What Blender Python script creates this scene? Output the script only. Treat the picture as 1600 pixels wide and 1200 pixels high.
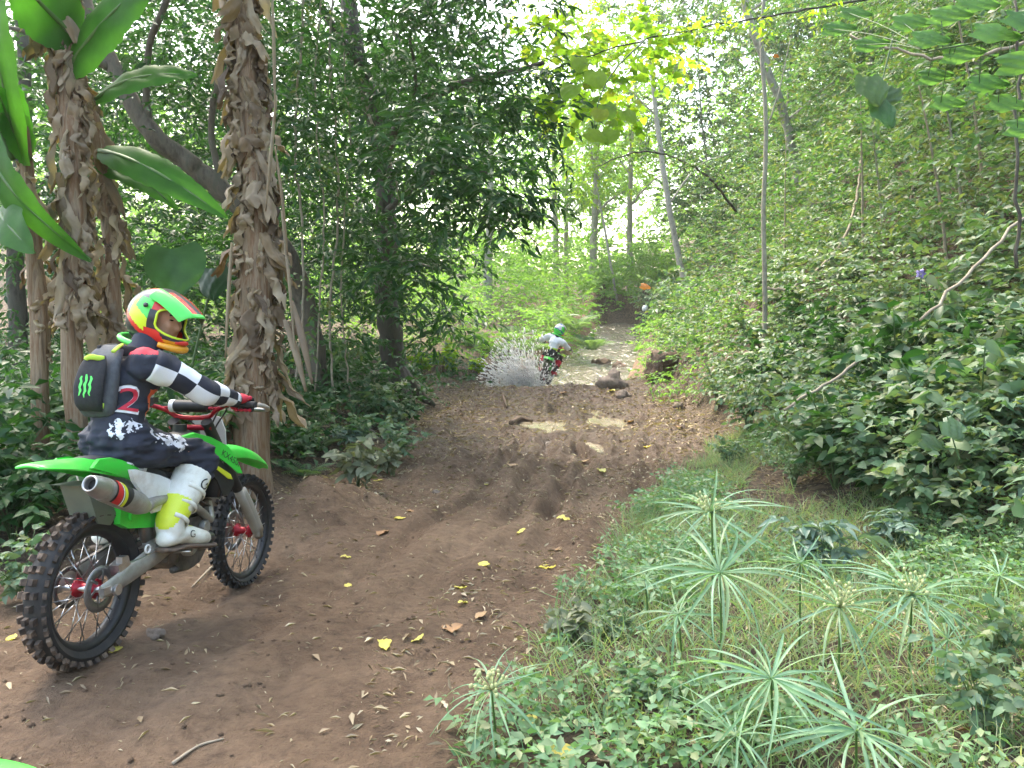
import bpy, bmesh, math, random
import numpy as np
from mathutils import Vector, Matrix, Euler
from mathutils.bvhtree import BVHTree

# ------------------------------------------------------------------ camera, sky, sun, exposure
scene = bpy.context.scene
for o in list(bpy.data.objects):
    bpy.data.objects.remove(o)
COL = scene.collection
FPX = 1155.0
PITCH = math.radians(4.95)
CAM_Z = 1.5
cd = bpy.data.cameras.new('camera')
cd.sensor_width = 36.0
cd.lens = 36.0 * FPX / 1600.0
cd.clip_start = 0.05
cd.clip_end = 2000
cam = bpy.data.objects.new('camera', cd)
cam.location = (0, 0, CAM_Z)
cam.rotation_euler = (math.pi / 2 - PITCH, 0, 0)
COL.objects.link(cam)
scene.camera = cam

SUN_EL, SUN_AZ = 58.0, -28.0          # degrees; azimuth clockwise from +Y (the view direction)
world = bpy.data.worlds.new('World')
scene.world = world
world.use_nodes = True
wn = world.node_tree
sky = wn.nodes.new('ShaderNodeTexSky')
sky.sky_type = 'NISHITA'
sky.sun_disc = False
sky.sun_elevation = math.radians(SUN_EL)
sky.sun_rotation = math.radians(SUN_AZ)
sky.air_density = 1.6
sky.dust_density = 5.0
sky.ozone_density = 0.6
bg = wn.nodes['Background']
bg.inputs['Strength'].default_value = 0.15
wn.links.new(sky.outputs[0], bg.inputs[0])

sd = bpy.data.lights.new('sun', 'SUN')
sd.energy = 1.5
sd.angle = math.radians(14)
sd.color = (1.0, 0.93, 0.82)
sun = bpy.data.objects.new('sun', sd)
_a, _e = math.radians(SUN_AZ), math.radians(SUN_EL)
sun_dir = Vector((math.sin(_a) * math.cos(_e), math.cos(_a) * math.cos(_e), math.sin(_e)))
sun.rotation_euler = sun_dir.to_track_quat('Z', 'Y').to_euler()
sun.location = (0, 0, 30)
COL.objects.link(sun)

scene.view_settings.view_transform = 'Standard'
scene.view_settings.look = 'None'
scene.view_settings.gamma = 1.0
scene.view_settings.exposure = 2.65
scene.cycles.use_denoising = True
scene.cycles.max_bounces = 7
scene.cycles.diffuse_bounces = 4
scene.cycles.glossy_bounces = 2
scene.cycles.transmission_bounces = 5
scene.cycles.sample_clamp_indirect = 6.0

# ------------------------------------------------------------------ helpers
rng = np.random.default_rng(11)
random.seed(5)
_p = (math.cos(PITCH), math.sin(PITCH))


def ray(u, v):
    a, b = (u - 800) / FPX, -(v - 600) / FPX
    return np.array([a, _p[0] + b * _p[1], -_p[1] + b * _p[0]])


def pix(u, v, d):
    """point seen at photo pixel (u, v), d metres along the view axis"""
    return np.array([0, 0, CAM_Z]) + ray(u, v) * d


def _h(ix, iy, s):
    n = (ix * 374761393 + iy * 668265263 + s * 1442695041) & 0xFFFFFFFF
    n = ((n ^ (n >> 13)) * 1274126177) & 0xFFFFFFFF
    n = n ^ (n >> 16)
    return (n & 0xFFFF) / 65535.0


def vnoise(x, y, s=0):
    x = np.asarray(x, float); y = np.asarray(y, float)
    ix = np.floor(x).astype(np.int64); iy = np.floor(y).astype(np.int64)
    fx = x - ix; fy = y - iy
    fx = fx * fx * (3 - 2 * fx); fy = fy * fy * (3 - 2 * fy)
    a = _h(ix, iy, s); b = _h(ix + 1, iy, s); c = _h(ix, iy + 1, s); d = _h(ix + 1, iy + 1, s)
    return (a + (b - a) * fx) * (1 - fy) + (c + (d - c) * fx) * fy - 0.5


def fbm(x, y, o=4, s=0):
    t = 0; a = 1.0
    for i in range(o):
        t = t + a * vnoise(x * 2 ** i + 13.7 * i, y * 2 ** i - 7.1 * i, s + i)
        a *= 0.5
    return t


def n3(p, f, s=0):
    return (vnoise(p[:, 0] * f + 5, p[:, 1] * f, s) + vnoise(p[:, 1] * f + 9, p[:, 2] * f, s + 1) + vnoise(p[:, 2] * f, p[:, 0] * f + 3, s + 2)) / 1.5


def sstep(a, b, x):
    t = np.clip((x - a) / (b - a), 0, 1)
    return t * t * (3 - 2 * t)


def tag(o, label=None, cat=None, group=None, kind=None):
    if label: o['label'] = label
    if cat: o['category'] = cat
    if group: o['group'] = group
    if kind: o['kind'] = kind
    return o


def empty(name, loc=(0, 0, 0), label=None, cat=None, group=None, mat=None):
    o = bpy.data.objects.new(name, None)
    o.empty_display_size = 0.05
    COL.objects.link(o)
    if mat is not None:
        o.matrix_world = mat
    else:
        o.location = loc
    return tag(o, label, cat, group)


def link(name, me, mats, parent=None):
    o = bpy.data.objects.new(name, me)
    if mats is not None and not me.materials:
        for m in (mats if isinstance(mats, (list, tuple)) else [mats]):
            me.materials.append(m)
    COL.objects.link(o)
    if parent is not None:
        o.parent = parent
    return o


def copy_tree(o, parent=None):
    c = o.copy()
    COL.objects.link(c)
    c.parent = parent
    for ch in list(o.children):
        copy_tree(ch, c)
    return c


def raw_mesh(name, V, F, smooth=True, mi=None, uv=None):
    me = bpy.data.meshes.new(name)
    me.from_pydata([tuple(v) for v in V], [], [tuple(f) for f in F])
    if mi is not None:
        me.polygons.foreach_set('material_index', mi)
    if uv is not None:
        l = me.uv_layers.new(name='UVMap')
        l.data.foreach_set('uv', np.asarray(uv, float).ravel())
    if smooth:
        me.polygons.foreach_set('use_smooth', [True] * len(me.polygons))
    me.update()
    return me


def tri_mesh(name, V, F, smooth=True):
    """fast mesh from an (n,3) vertex array and an (m,k) face array"""
    V = np.asarray(V, np.float32); F = np.asarray(F, np.int32)
    m, k = F.shape
    me = bpy.data.meshes.new(name)
    me.vertices.add(len(V)); me.vertices.foreach_set('co', V.ravel())
    me.loops.add(m * k); me.loops.foreach_set('vertex_index', F.ravel())
    me.polygons.add(m)
    me.polygons.foreach_set('loop_start', np.arange(m, dtype=np.int32) * k)
    me.polygons.foreach_set('loop_total', np.full(m, k, np.int32))
    if smooth:
        me.polygons.foreach_set('use_smooth', np.ones(m, bool))
    me.update(calc_edges=True)
    return me


def catmull(pts, n):
    """resample control rows (k, c) to n rows along a Catmull-Rom spline"""
    P = np.asarray(pts, float)
    k = len(P)
    if k == 2:
        t = np.linspace(0, 1, n)[:, None]
        return P[0] * (1 - t) + P[1] * t
    Q = np.vstack([2 * P[0] - P[1], P, 2 * P[-1] - P[-2]])
    out = []
    for s in np.linspace(0, k - 1, n):
        i = min(int(s), k - 2); t = s - i
        a, b, c, d = Q[i], Q[i + 1], Q[i + 2], Q[i + 3]
        out.append(0.5 * (2 * b + (c - a) * t + (2 * a - 5 * b + 4 * c - d) * t * t + (3 * b - 3 * c + d - a) * t ** 3))
    return np.array(out)


class MB:
    """collects shapes into one mesh"""
    def __init__(s):
        s.V = []; s.F = []; s.M = []; s.UV = []

    def add(s, V, F, m=0, uv=None):
        b = len(s.V)
        s.V.extend([tuple(map(float, v)) for v in V])
        for i, f in enumerate(F):
            s.F.append(tuple(b + j for j in f))
            s.M.append(m if not isinstance(m, (list, tuple, np.ndarray)) else int(m[i]))
            s.UV.extend(uv[i] if uv is not None else [(0, 0)] * len(f))
        return s

    def tube(s, pts, rad, seg=10, n=None, m=0, flat=1.0, up=(0, 0, 1), cap=True, round_=False, twist=None):
        """swept tube; pts (k,3), rad scalar or list, flat scales the second cross-section axis"""
        P = np.asarray(pts, float)
        k = len(P)
        r = np.full(k, rad, float) if np.isscalar(rad) else np.asarray(rad, float)
        f = np.full(k, flat, float) if np.isscalar(flat) else np.asarray(flat, float)
        A = np.column_stack([P, r, f])
        if n:
            A = catmull(A, n)
        P, r, f = A[:, :3], A[:, 3], A[:, 4]
        if round_:                                # hemispherical ends
            a0 = (P[0] - P[1]) / (np.linalg.norm(P[0] - P[1]) + 1e-9); a1 = (P[-1] - P[-2]) / (np.linalg.norm(P[-1] - P[-2]) + 1e-9)
            hs = [(0.97, 0.25), (0.75, 0.66), (0.4, 0.92)]
            P = np.vstack([[P[0] + a0 * r[0] * h for h, _ in hs], P, [P[-1] + a1 * r[-1] * h for h, _ in hs[::-1]]])
            r2 = np.concatenate([[r[0] * w for _, w in hs], r, [r[-1] * w for _, w in hs[::-1]]])
            f = np.concatenate([[f[0]] * 3, f, [f[-1]] * 3]); r = r2
        k = len(P)
        T = np.gradient(P, axis=0)
        T /= np.linalg.norm(T, axis=1)[:, None] + 1e-9
        u = np.array(up, float)
        if abs(T[0] @ u) > 0.9:
            u = np.array([1.0, 0, 0]) if abs(T[0][0]) < 0.9 else np.array([0, 1.0, 0])
        V = []; L = [0.0]
        for i in range(k):
            u = u - (u @ T[i]) * T[i]; u /= np.linalg.norm(u) + 1e-9
            w = np.cross(T[i], u)
            for j in range(seg):
                a = 2 * math.pi * j / seg
                V.append(P[i] + r[i] * (math.cos(a) * w + math.sin(a) * u * f[i]))
            if i: L.append(L[-1] + np.linalg.norm(P[i] - P[i - 1]))
        F = []; uv = []
        for i in range(k - 1):
            for j in range(seg):
                F.append((i * seg + j, i * seg + (j + 1) % seg, (i + 1) * seg + (j + 1) % seg, (i + 1) * seg + j))
                uv.append([(j / seg, L[i]), ((j + 1) / seg, L[i]), ((j + 1) / seg, L[i + 1]), (j / seg, L[i + 1])])
        if cap:
            F.append(tuple(range(seg - 1, -1, -1))); uv.append([(0, 0)] * seg)
            F.append(tuple((k - 1) * seg + j for j in range(seg))); uv.append([(0, 0)] * seg)
        return s.add(V, F, m, uv)

    def box(s, c, d, rot=None, m=0, taper=1.0):
        V = []
        for z in (-.5, .5):
            t = taper if z > 0 else 1.0
            for x, y in ((-.5, -.5), (.5, -.5), (.5, .5), (-.5, .5)):
                v = Vector((x * d[0] * t, y * d[1] * t, z * d[2]))
                if rot is not None: v = rot @ v
                V.append((v.x + c[0], v.y + c[1], v.z + c[2]))
        return s.add(V, [(3, 2, 1, 0), (4, 5, 6, 7), (0, 1, 5, 4), (1, 2, 6, 5), (2, 3, 7, 6), (3, 0, 4, 7)], m)

    def lathe(s, prof, c, axis='y', seg=32, m=0, closed=False, a0=0.0, a1=None):
        """prof: list of (radius, offset along axis)"""
        V = []; F = []; k = len(prof)
        full = a1 is None
        nn = seg if full else seg + 1
        for j in range(nn):
            a = a0 + ((2 * math.pi) if full else (a1 - a0)) * j / seg
            for r, h in prof:
                if axis == 'y': V.append((c[0] + r * math.cos(a), c[1] + h, c[2] + r * math.sin(a)))
                elif axis == 'z': V.append((c[0] + r * math.cos(a), c[1] + r * math.sin(a), c[2] + h))
                else: V.append((c[0] + h, c[1] + r * math.cos(a), c[2] + r * math.sin(a)))
        for j in range(seg):
            j2 = (j + 1) % nn
            for i in range(k if closed else k - 1):
                i2 = (i + 1) % k
                F.append((j * k + i, j * k + i2, j2 * k + i2, j2 * k + i))
        return s.add(V, F, m)

    def loft(s, secs, m=0, closed=True, cap=True):
        """secs: list of equally long lists of points"""
        k = len(secs[0]); V = [p for q in secs for p in q]; F = []
        for i in range(len(secs) - 1):
            for j in range(k if closed else k - 1):
                j2 = (j + 1) % k
                F.append((i * k + j, i * k + j2, (i + 1) * k + j2, (i + 1) * k + j))
        if cap and closed:
            F.append(tuple(range(k - 1, -1, -1))); F.append(tuple((len(secs) - 1) * k + j for j in range(k)))
        return s.add(V, F, m)

    def ball(s, c, r, seg=14, rings=9, rot=None, m=0):
        V = []; F = []
        for i in range(rings + 1):
            t = math.pi * i / rings
            for j in range(seg):
                a = 2 * math.pi * j / seg
                v = Vector((r[0] * math.sin(t) * math.cos(a), r[1] * math.sin(t) * math.sin(a), r[2] * math.cos(t)))
                if rot is not None: v = rot @ v
                V.append((v.x + c[0], v.y + c[1], v.z + c[2]))
        for i in range(rings):
            for j in range(seg):
                F.append((i * seg + j, (i + 1) * seg + j, (i + 1) * seg + (j + 1) % seg, i * seg + (j + 1) % seg))
        return s.add(V, F, m)

    def plate(s, outline, y, th, m=0, bulge=0.0):
        """closed (x,z) outline extruded along y; y may be a function of (x,z) for a curved panel"""
        k = len(outline)
        fy = y if callable(y) else (lambda x, z: y)
        cx = sum(p[0] for p in outline) / k; cz = sum(p[1] for p in outline) / k
        V = []
        rings = ((1.0, 0.0), (0.96, 1.0), (0.6, 1.0 + bulge * .6), (0.25, 1.0 + bulge))
        for sc, q in rings:
            for x, z in outline:
                X = cx + (x - cx) * sc; Z = cz + (z - cz) * sc
                V.append((X, fy(X, Z) + th * q, Z))
        V.append((cx, fy(cx, cz) + th * (1 + bulge), cz))
        F = []
        for r in range(len(rings) - 1):
            for j in range(k):
                F.append((r * k + j, r * k + (j + 1) % k, (r + 1) * k + (j + 1) % k, (r + 1) * k + j))
        b = (len(rings) - 1) * k
        for j in range(k):
            F.append((b + j, b + (j + 1) % k, len(V) - 1))
        F.append(tuple(range(k - 1, -1, -1)))
        return s.add(V, F, m)

    def mesh(s, name, smooth=True, fix=True):
        me = raw_mesh(name, s.V, s.F, smooth, s.M, s.UV)
        if fix:
            b = bmesh.new(); b.from_mesh(me)
            bmesh.ops.remove_doubles(b, verts=b.verts, dist=1e-5)
            bmesh.ops.recalc_face_normals(b, faces=b.faces)
            b.to_mesh(me); b.free()
        return me

    def build(s, name, mats, parent=None, smooth=True, auto=None):
        me = s.mesh(name, smooth)
        if auto is not None:
            me.set_sharp_from_angle(angle=math.radians(auto))
        return link(name, me, mats, parent)


def remesh(mb, voxel, smooth_it=3, name='body'):
    """one continuous surface out of overlapping shapes"""
    me = mb.mesh(name)
    o = bpy.data.objects.new('tmp', me); COL.objects.link(o)
    m = o.modifiers.new('r', 'REMESH'); m.mode = 'VOXEL'; m.voxel_size = voxel; m.use_smooth_shade = True
    if smooth_it:
        m = o.modifiers.new('s', 'SMOOTH'); m.factor = 0.5; m.iterations = smooth_it
    dg = bpy.context.evaluated_depsgraph_get()
    r = bpy.data.meshes.new_from_object(o.evaluated_get(dg))
    bpy.data.objects.remove(o)
    r.name = name
    r.materials.clear()
    return r


def displace(me, amp, f, s=0, stretch=(1, 1, 1)):
    n = len(me.vertices)
    co = np.empty(n * 3); no = np.empty(n * 3)
    me.vertices.foreach_get('co', co); me.vertices.foreach_get('normal', no)
    co = co.reshape(-1, 3); no = no.reshape(-1, 3)
    d = n3(co * np.array(stretch), f, s) + 0.5 * n3(co * np.array(stretch), f * 2.1, s + 7)
    co = co + no * (amp * d)[:, None]
    me.vertices.foreach_set('co', co.ravel()); me.update()
    return me


# ------------------------------------------------------------------ materials
def new_mat(name):
    m = bpy.data.materials.new(name)
    m.use_nodes = True
    nt = m.node_tree
    b = nt.nodes['Principled BSDF']
    return m, nt, b


def ramp(nt, cols, fac=None):
    r = nt.nodes.new('ShaderNodeValToRGB')
    e = r.color_ramp.elements
    while len(e) < len(cols): e.new(0.5)
    for i, (p, c) in enumerate(cols):
        e[i].position = p; e[i].color = (*c, 1)
    if fac is not None: nt.links.new(fac, r.inputs[0])
    return r


def noise(nt, scale, detail=4, rough=0.6, coord='Object', stretch=None, w=0.0):
    t = nt.nodes.new('ShaderNodeTexCoord')
    n = nt.nodes.new('ShaderNodeTexNoise')
    n.inputs['Scale'].default_value = scale; n.inputs['Detail'].default_value = detail; n.inputs['Roughness'].default_value = rough
    n.inputs['Distortion'].default_value = w
    if stretch:
        mp = nt.nodes.new('ShaderNodeMapping'); mp.inputs['Scale'].default_value = stretch
        nt.links.new(t.outputs[coord], mp.inputs[0]); nt.links.new(mp.outputs[0], n.inputs[0])
    else:
        nt.links.new(t.outputs[coord], n.inputs[0])
    return n


def bump(nt, b, h, strength, dist):
    k = nt.nodes.new('ShaderNodeBump')
    k.inputs['Strength'].default_value = strength; k.inputs['Distance'].default_value = dist
    nt.links.new(h, k.inputs['Height']); nt.links.new(k.outputs[0], b.inputs['Normal'])
    return k


def pm(name, cols, scale=20, rough=0.5, metal=0.0, bmp=0.0, bdist=0.002, spec=0.5, stretch=None, detail=5, coat=0.0):
    """procedural surface: noise-driven colour, slight roughness change and relief"""
    m, nt, b = new_mat(name)
    if not isinstance(cols[0], (list, tuple)): cols = [cols, tuple(c * 0.82 for c in cols)]
    n = noise(nt, scale, detail, stretch=stretch)
    k = len(cols)
    r = ramp(nt, [(0.32 + 0.38 * i / max(1, k - 1), c) for i, c in enumerate(cols)], n.outputs[0])
    nt.links.new(r.outputs[0], b.inputs['Base Color'])
    b.inputs['Roughness'].default_value = rough; b.inputs['Metallic'].default_value = metal
    b.inputs['Specular IOR Level'].default_value = spec
    b.inputs['Coat Weight'].default_value = coat
    if bmp: bump(nt, b, n.outputs[0], bmp, bdist)
    return m


def leaf_mat(name, cols, trans=0.35, rough=0.42, tcol=1.25, spec=0.4):
    m, nt, b = new_mat(name)
    g = nt.nodes.new('ShaderNodeNewGeometry')
    oi = nt.nodes.new('ShaderNodeObjectInfo')
    ad = nt.nodes.new('ShaderNodeMath'); ad.operation = 'ADD'
    nt.links.new(g.outputs['Random Per Island'], ad.inputs[0]); nt.links.new(oi.outputs['Random'], ad.inputs[1])
    fr = nt.nodes.new('ShaderNodeMath'); fr.operation = 'FRACT'; nt.links.new(ad.outputs[0], fr.inputs[0])
    k = len(cols)
    r = ramp(nt, [(i / max(1, k - 1), c) for i, c in enumerate(cols)], fr.outputs[0])
    n = noise(nt, 6, 3)
    mx = nt.nodes.new('ShaderNodeMix'); mx.data_type = 'RGBA'; mx.blend_type = 'MULTIPLY'; mx.inputs[0].default_value = 0.5
    rr = ramp(nt, [(0.3, (0.6, 0.6, 0.6)), (0.7, (1.3, 1.3, 1.2))], n.outputs[0])
    nt.links.new(r.outputs[0], mx.inputs[6]); nt.links.new(rr.outputs[0], mx.inputs[7])
    col = mx.outputs[2]
    nt.links.new(col, b.inputs['Base Color'])
    b.inputs['Roughness'].default_value = rough
    b.inputs['Specular IOR Level'].default_value = spec
    tr = nt.nodes.new('ShaderNodeBsdfTranslucent')
    tm = nt.nodes.new('ShaderNodeMix'); tm.data_type = 'RGBA'; tm.blend_type = 'MULTIPLY'; tm.inputs[0].default_value = 1
    tm.inputs[7].default_value = (1.25 * tcol, 1.4 * tcol, 0.55 * tcol, 1)
    nt.links.new(col, tm.inputs[6]); nt.links.new(tm.outputs[2], tr.inputs[0])
    ms = nt.nodes.new('ShaderNodeMixShader'); ms.inputs[0].default_value = trans
    nt.links.new(b.outputs[0], ms.inputs[1]); nt.links.new(tr.outputs[0], ms.inputs[2])
    nt.links.new(ms.outputs[0], nt.nodes['Material Output'].inputs[0])
    return m


M = {}
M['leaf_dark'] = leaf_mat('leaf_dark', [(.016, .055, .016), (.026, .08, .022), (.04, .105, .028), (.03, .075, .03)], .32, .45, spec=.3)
M['leaf_mid'] = leaf_mat('leaf_mid', [(.045, .11, .042), (.065, .145, .055), (.09, .17, .065), (.06, .125, .06), (.105, .165, .055), (.135, .15, .06), (.06, .12, .05)], .36, .5, spec=.3)
M['leaf_bank'] = leaf_mat('leaf_bank', [(.08, .15, .08), (.10, .18, .095), (.13, .21, .12), (.105, .165, .105), (.14, .20, .095), (.16, .175, .095), (.12, .19, .125)], .32, .48, spec=.35)
M['leaf_light'] = leaf_mat('leaf_light', [(.10, .21, .07), (.13, .25, .085), (.09, .19, .075)], .5, .45, 1.5, spec=.35)
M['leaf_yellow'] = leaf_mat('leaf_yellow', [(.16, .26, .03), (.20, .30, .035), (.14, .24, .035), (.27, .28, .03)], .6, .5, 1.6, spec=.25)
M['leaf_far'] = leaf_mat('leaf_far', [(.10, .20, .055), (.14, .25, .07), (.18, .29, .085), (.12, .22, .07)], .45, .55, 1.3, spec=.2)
M['fern'] = leaf_mat('fern', [(.10, .17, .08), (.13, .20, .10), (.09, .15, .07)], .35, .4)
M['sedge'] = leaf_mat('sedge', [(.14, .26, .16), (.19, .32, .21), (.17, .29, .15), (.22, .34, .23), (.20, .28, .14)], .35, .42)
M['herb'] = leaf_mat('herb', [(.10, .20, .09), (.14, .26, .12), (.17, .27, .14), (.12, .22, .12), (.22, .25, .12)], .33, .45)
M['grass'] = leaf_mat('grass', [(.15, .25, .11), (.19, .30, .14), (.23, .32, .16), (.33, .31, .19), (.17, .27, .15), (.36, .32, .2)], .35, .5)
M['banana_leaf'] = leaf_mat('banana_leaf', [(.035, .12, .018), (.05, .15, .022), (.04, .13, .022)], .5, .5, 1.6, spec=.2)
M['litter'] = leaf_mat('litter', [(.30, .23, .14), (.40, .33, .21), (.22, .15, .085), (.50, .43, .31), (.16, .10, .055), (.34, .28, .17)], .1, .6)
M['yellow_fallen'] = leaf_mat('yellow_fallen', [(.55, .45, .05), (.50, .46, .14), (.60, .50, .10), (.45, .42, .12)], .2, .5)
M['brown_fallen'] = leaf_mat('brown_fallen', [(.30, .16, .07), (.36, .24, .13), (.24, .12, .05)], .1, .6)
M['dry_sheath'] = leaf_mat('dry_sheath', [(.20, .135, .08), (.32, .235, .15), (.44, .345, .24), (.11, .065, .035), (.28, .20, .125), (.38, .29, .2), (.08, .045, .026)], .2, .65, .8)  # dry tan and brown, with highlight and shadow tones mixed into the colours
M['dead_frond'] = leaf_mat('dead_frond', [(.16, .11, .07), (.22, .16, .10), (.12, .08, .05)], .15, .7, .7)
M['orange_leaf'] = leaf_mat('orange_leaf', [(.5, .17, .03), (.55, .22, .04)], .35, .5)
M['bark_dark'] = pm('bark_dark', [(.03, .024, .018), (.07, .06, .045), (.045, .05, .03)], 14, .85, bmp=.9, bdist=.02, stretch=(1, 1, .3))
M['bark_mid'] = pm('bark_mid', [(.06, .048, .036), (.12, .10, .075), (.08, .08, .055)], 14, .85, bmp=.9, bdist=.02, stretch=(1, 1, .3))
M['bark_pale'] = pm('bark_pale', [(.16, .14, .11), (.30, .28, .23), (.22, .21, .16)], 11, .8, bmp=.5, bdist=.01, stretch=(1, 1, .5))
M['bark_vine'] = pm('bark_vine', [(.20, .16, .11), (.32, .27, .2)], 18, .8, bmp=.5, bdist=.006)
M['stem_green'] = pm('stem_green', [(.05, .10, .03), (.08, .13, .045)], 20, .55)
M['midrib'] = pm('midrib', [(.08, .16, .035), (.06, .12, .025)], 20, .55)
M['pseudostem'] = pm('pseudostem', [(.10, .062, .035), (.24, .17, .105), (.15, .075, .03), (.30, .235, .16)], 9, .7, bmp=.8, bdist=.02, stretch=(3.5, 3.5, .18), detail=6)
M['flower_cream'] = pm('flower_cream', [(.42, .42, .20), (.30, .36, .14)], 60, .6)
M['flower_violet'] = pm('flower_violet', [(.34, .28, .62), (.45, .38, .75)], 40, .5)
# ------------------------------------------------------------------ terrain
def ip(y, xs, ys):
    return np.interp(y, xs, ys)


def trail_left(y): return ip(y, [0, 2, 4, 5, 6, 8.7, 12.4, 17, 19, 24], [-4.2, -3.6, -2.9, -2.5, -2.0, -1.55, -1.2, -.5, -.6, 1.2])
def trail_right(y): return ip(y, [0, 2.5, 3.8, 5.8, 8.7, 12.4, 17.3, 24], [-.2, -.05, .33, 1.0, 2.4, 3.0, 3.6, 4.2])
def hill_foot(y): return ip(y, [-6, 0, 5, 9, 12, 15, 17, 20, 22, 26, 32, 40, 60, 120], [3.4, 3.1, 2.75, 2.75, 3.15, 3.35, 3.5, 4.1, 4.55, 5.3, 6.4, 7.7, 11, 22])
def stream_x(y): return ip(y, [16, 19, 24, 32, 40, 60, 120], [1.1, 1.15, 2.9, 4.5, 6.1, 9, 18])
def stream_hw(y): return ip(y, [16, 18, 19, 24, 32, 40], [1.5, 1.7, 1.55, 1.0, 1.0, .8])
def stream_z(y): return ip(y, [16, 20, 24, 32, 40, 60, 120], [-.2, -.2, .22, .92, 1.8, 3.2, 8])


RUTS = []       # (polyline x(y), depth, width)
for pts, dep, wd in (
    ([(4.5, .15), (6, .25), (8, .75), (10, 1.0), (12, 1.5), (14.5, 1.75)], .15, .085),
    ([(5, -.35), (7, .1), (9, .35), (11.4, .62), (14.5, .9)], .14, .085),
    ([(6.2, .55), (8, 1.2), (10, 1.55), (13, 2.2)], .07, .12),
    ([(2.2, -1.0), (3.4, -.75), (4.5, -.5), (6, -.1), (7.4, .35)], .05, .12),
    ([(2.0, -2.45), (3.0, -1.95), (4.4, -1.62), (6.5, -1.0), (9, -.4), (12, .2)], .045, .11),
    ([(2.0, -.55), (3.2, -.3), (5, .3), (7, .9)], .045, .1),
    ([(7, -.3), (9.5, -.35), (12, -.2), (15, .25)], .06, .13),
    ([(5.2, .0), (7, .45), (9, .75), (11, 1.05), (14, 1.35)], .12, .07),
    ([(5.5, -.7), (8, -.15), (10.5, .15), (13, .5), (15.2, .8)], .12, .075),
    ([(6, .8), (8, 1.5), (10, 1.9), (13.5, 2.5)], .10, .075),
    ([(2.0, -1.6), (3.2, -1.25), (4.6, -.95), (6.2, -.5), (8, .0)], .04, .07),
    ([(2.2, -.2), (3.4, .0), (5, .55), (7.5, 1.4)], .04, .07)):
    a = np.array(pts)
    RUTS.append((a[:, 0], a[:, 1], dep, wd))
PUDDLES = [(0.56, 11.5, .44, .7), (1.55, 12.4, .30, 1.2), (1.10, 9.7, .13, .5)]


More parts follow.
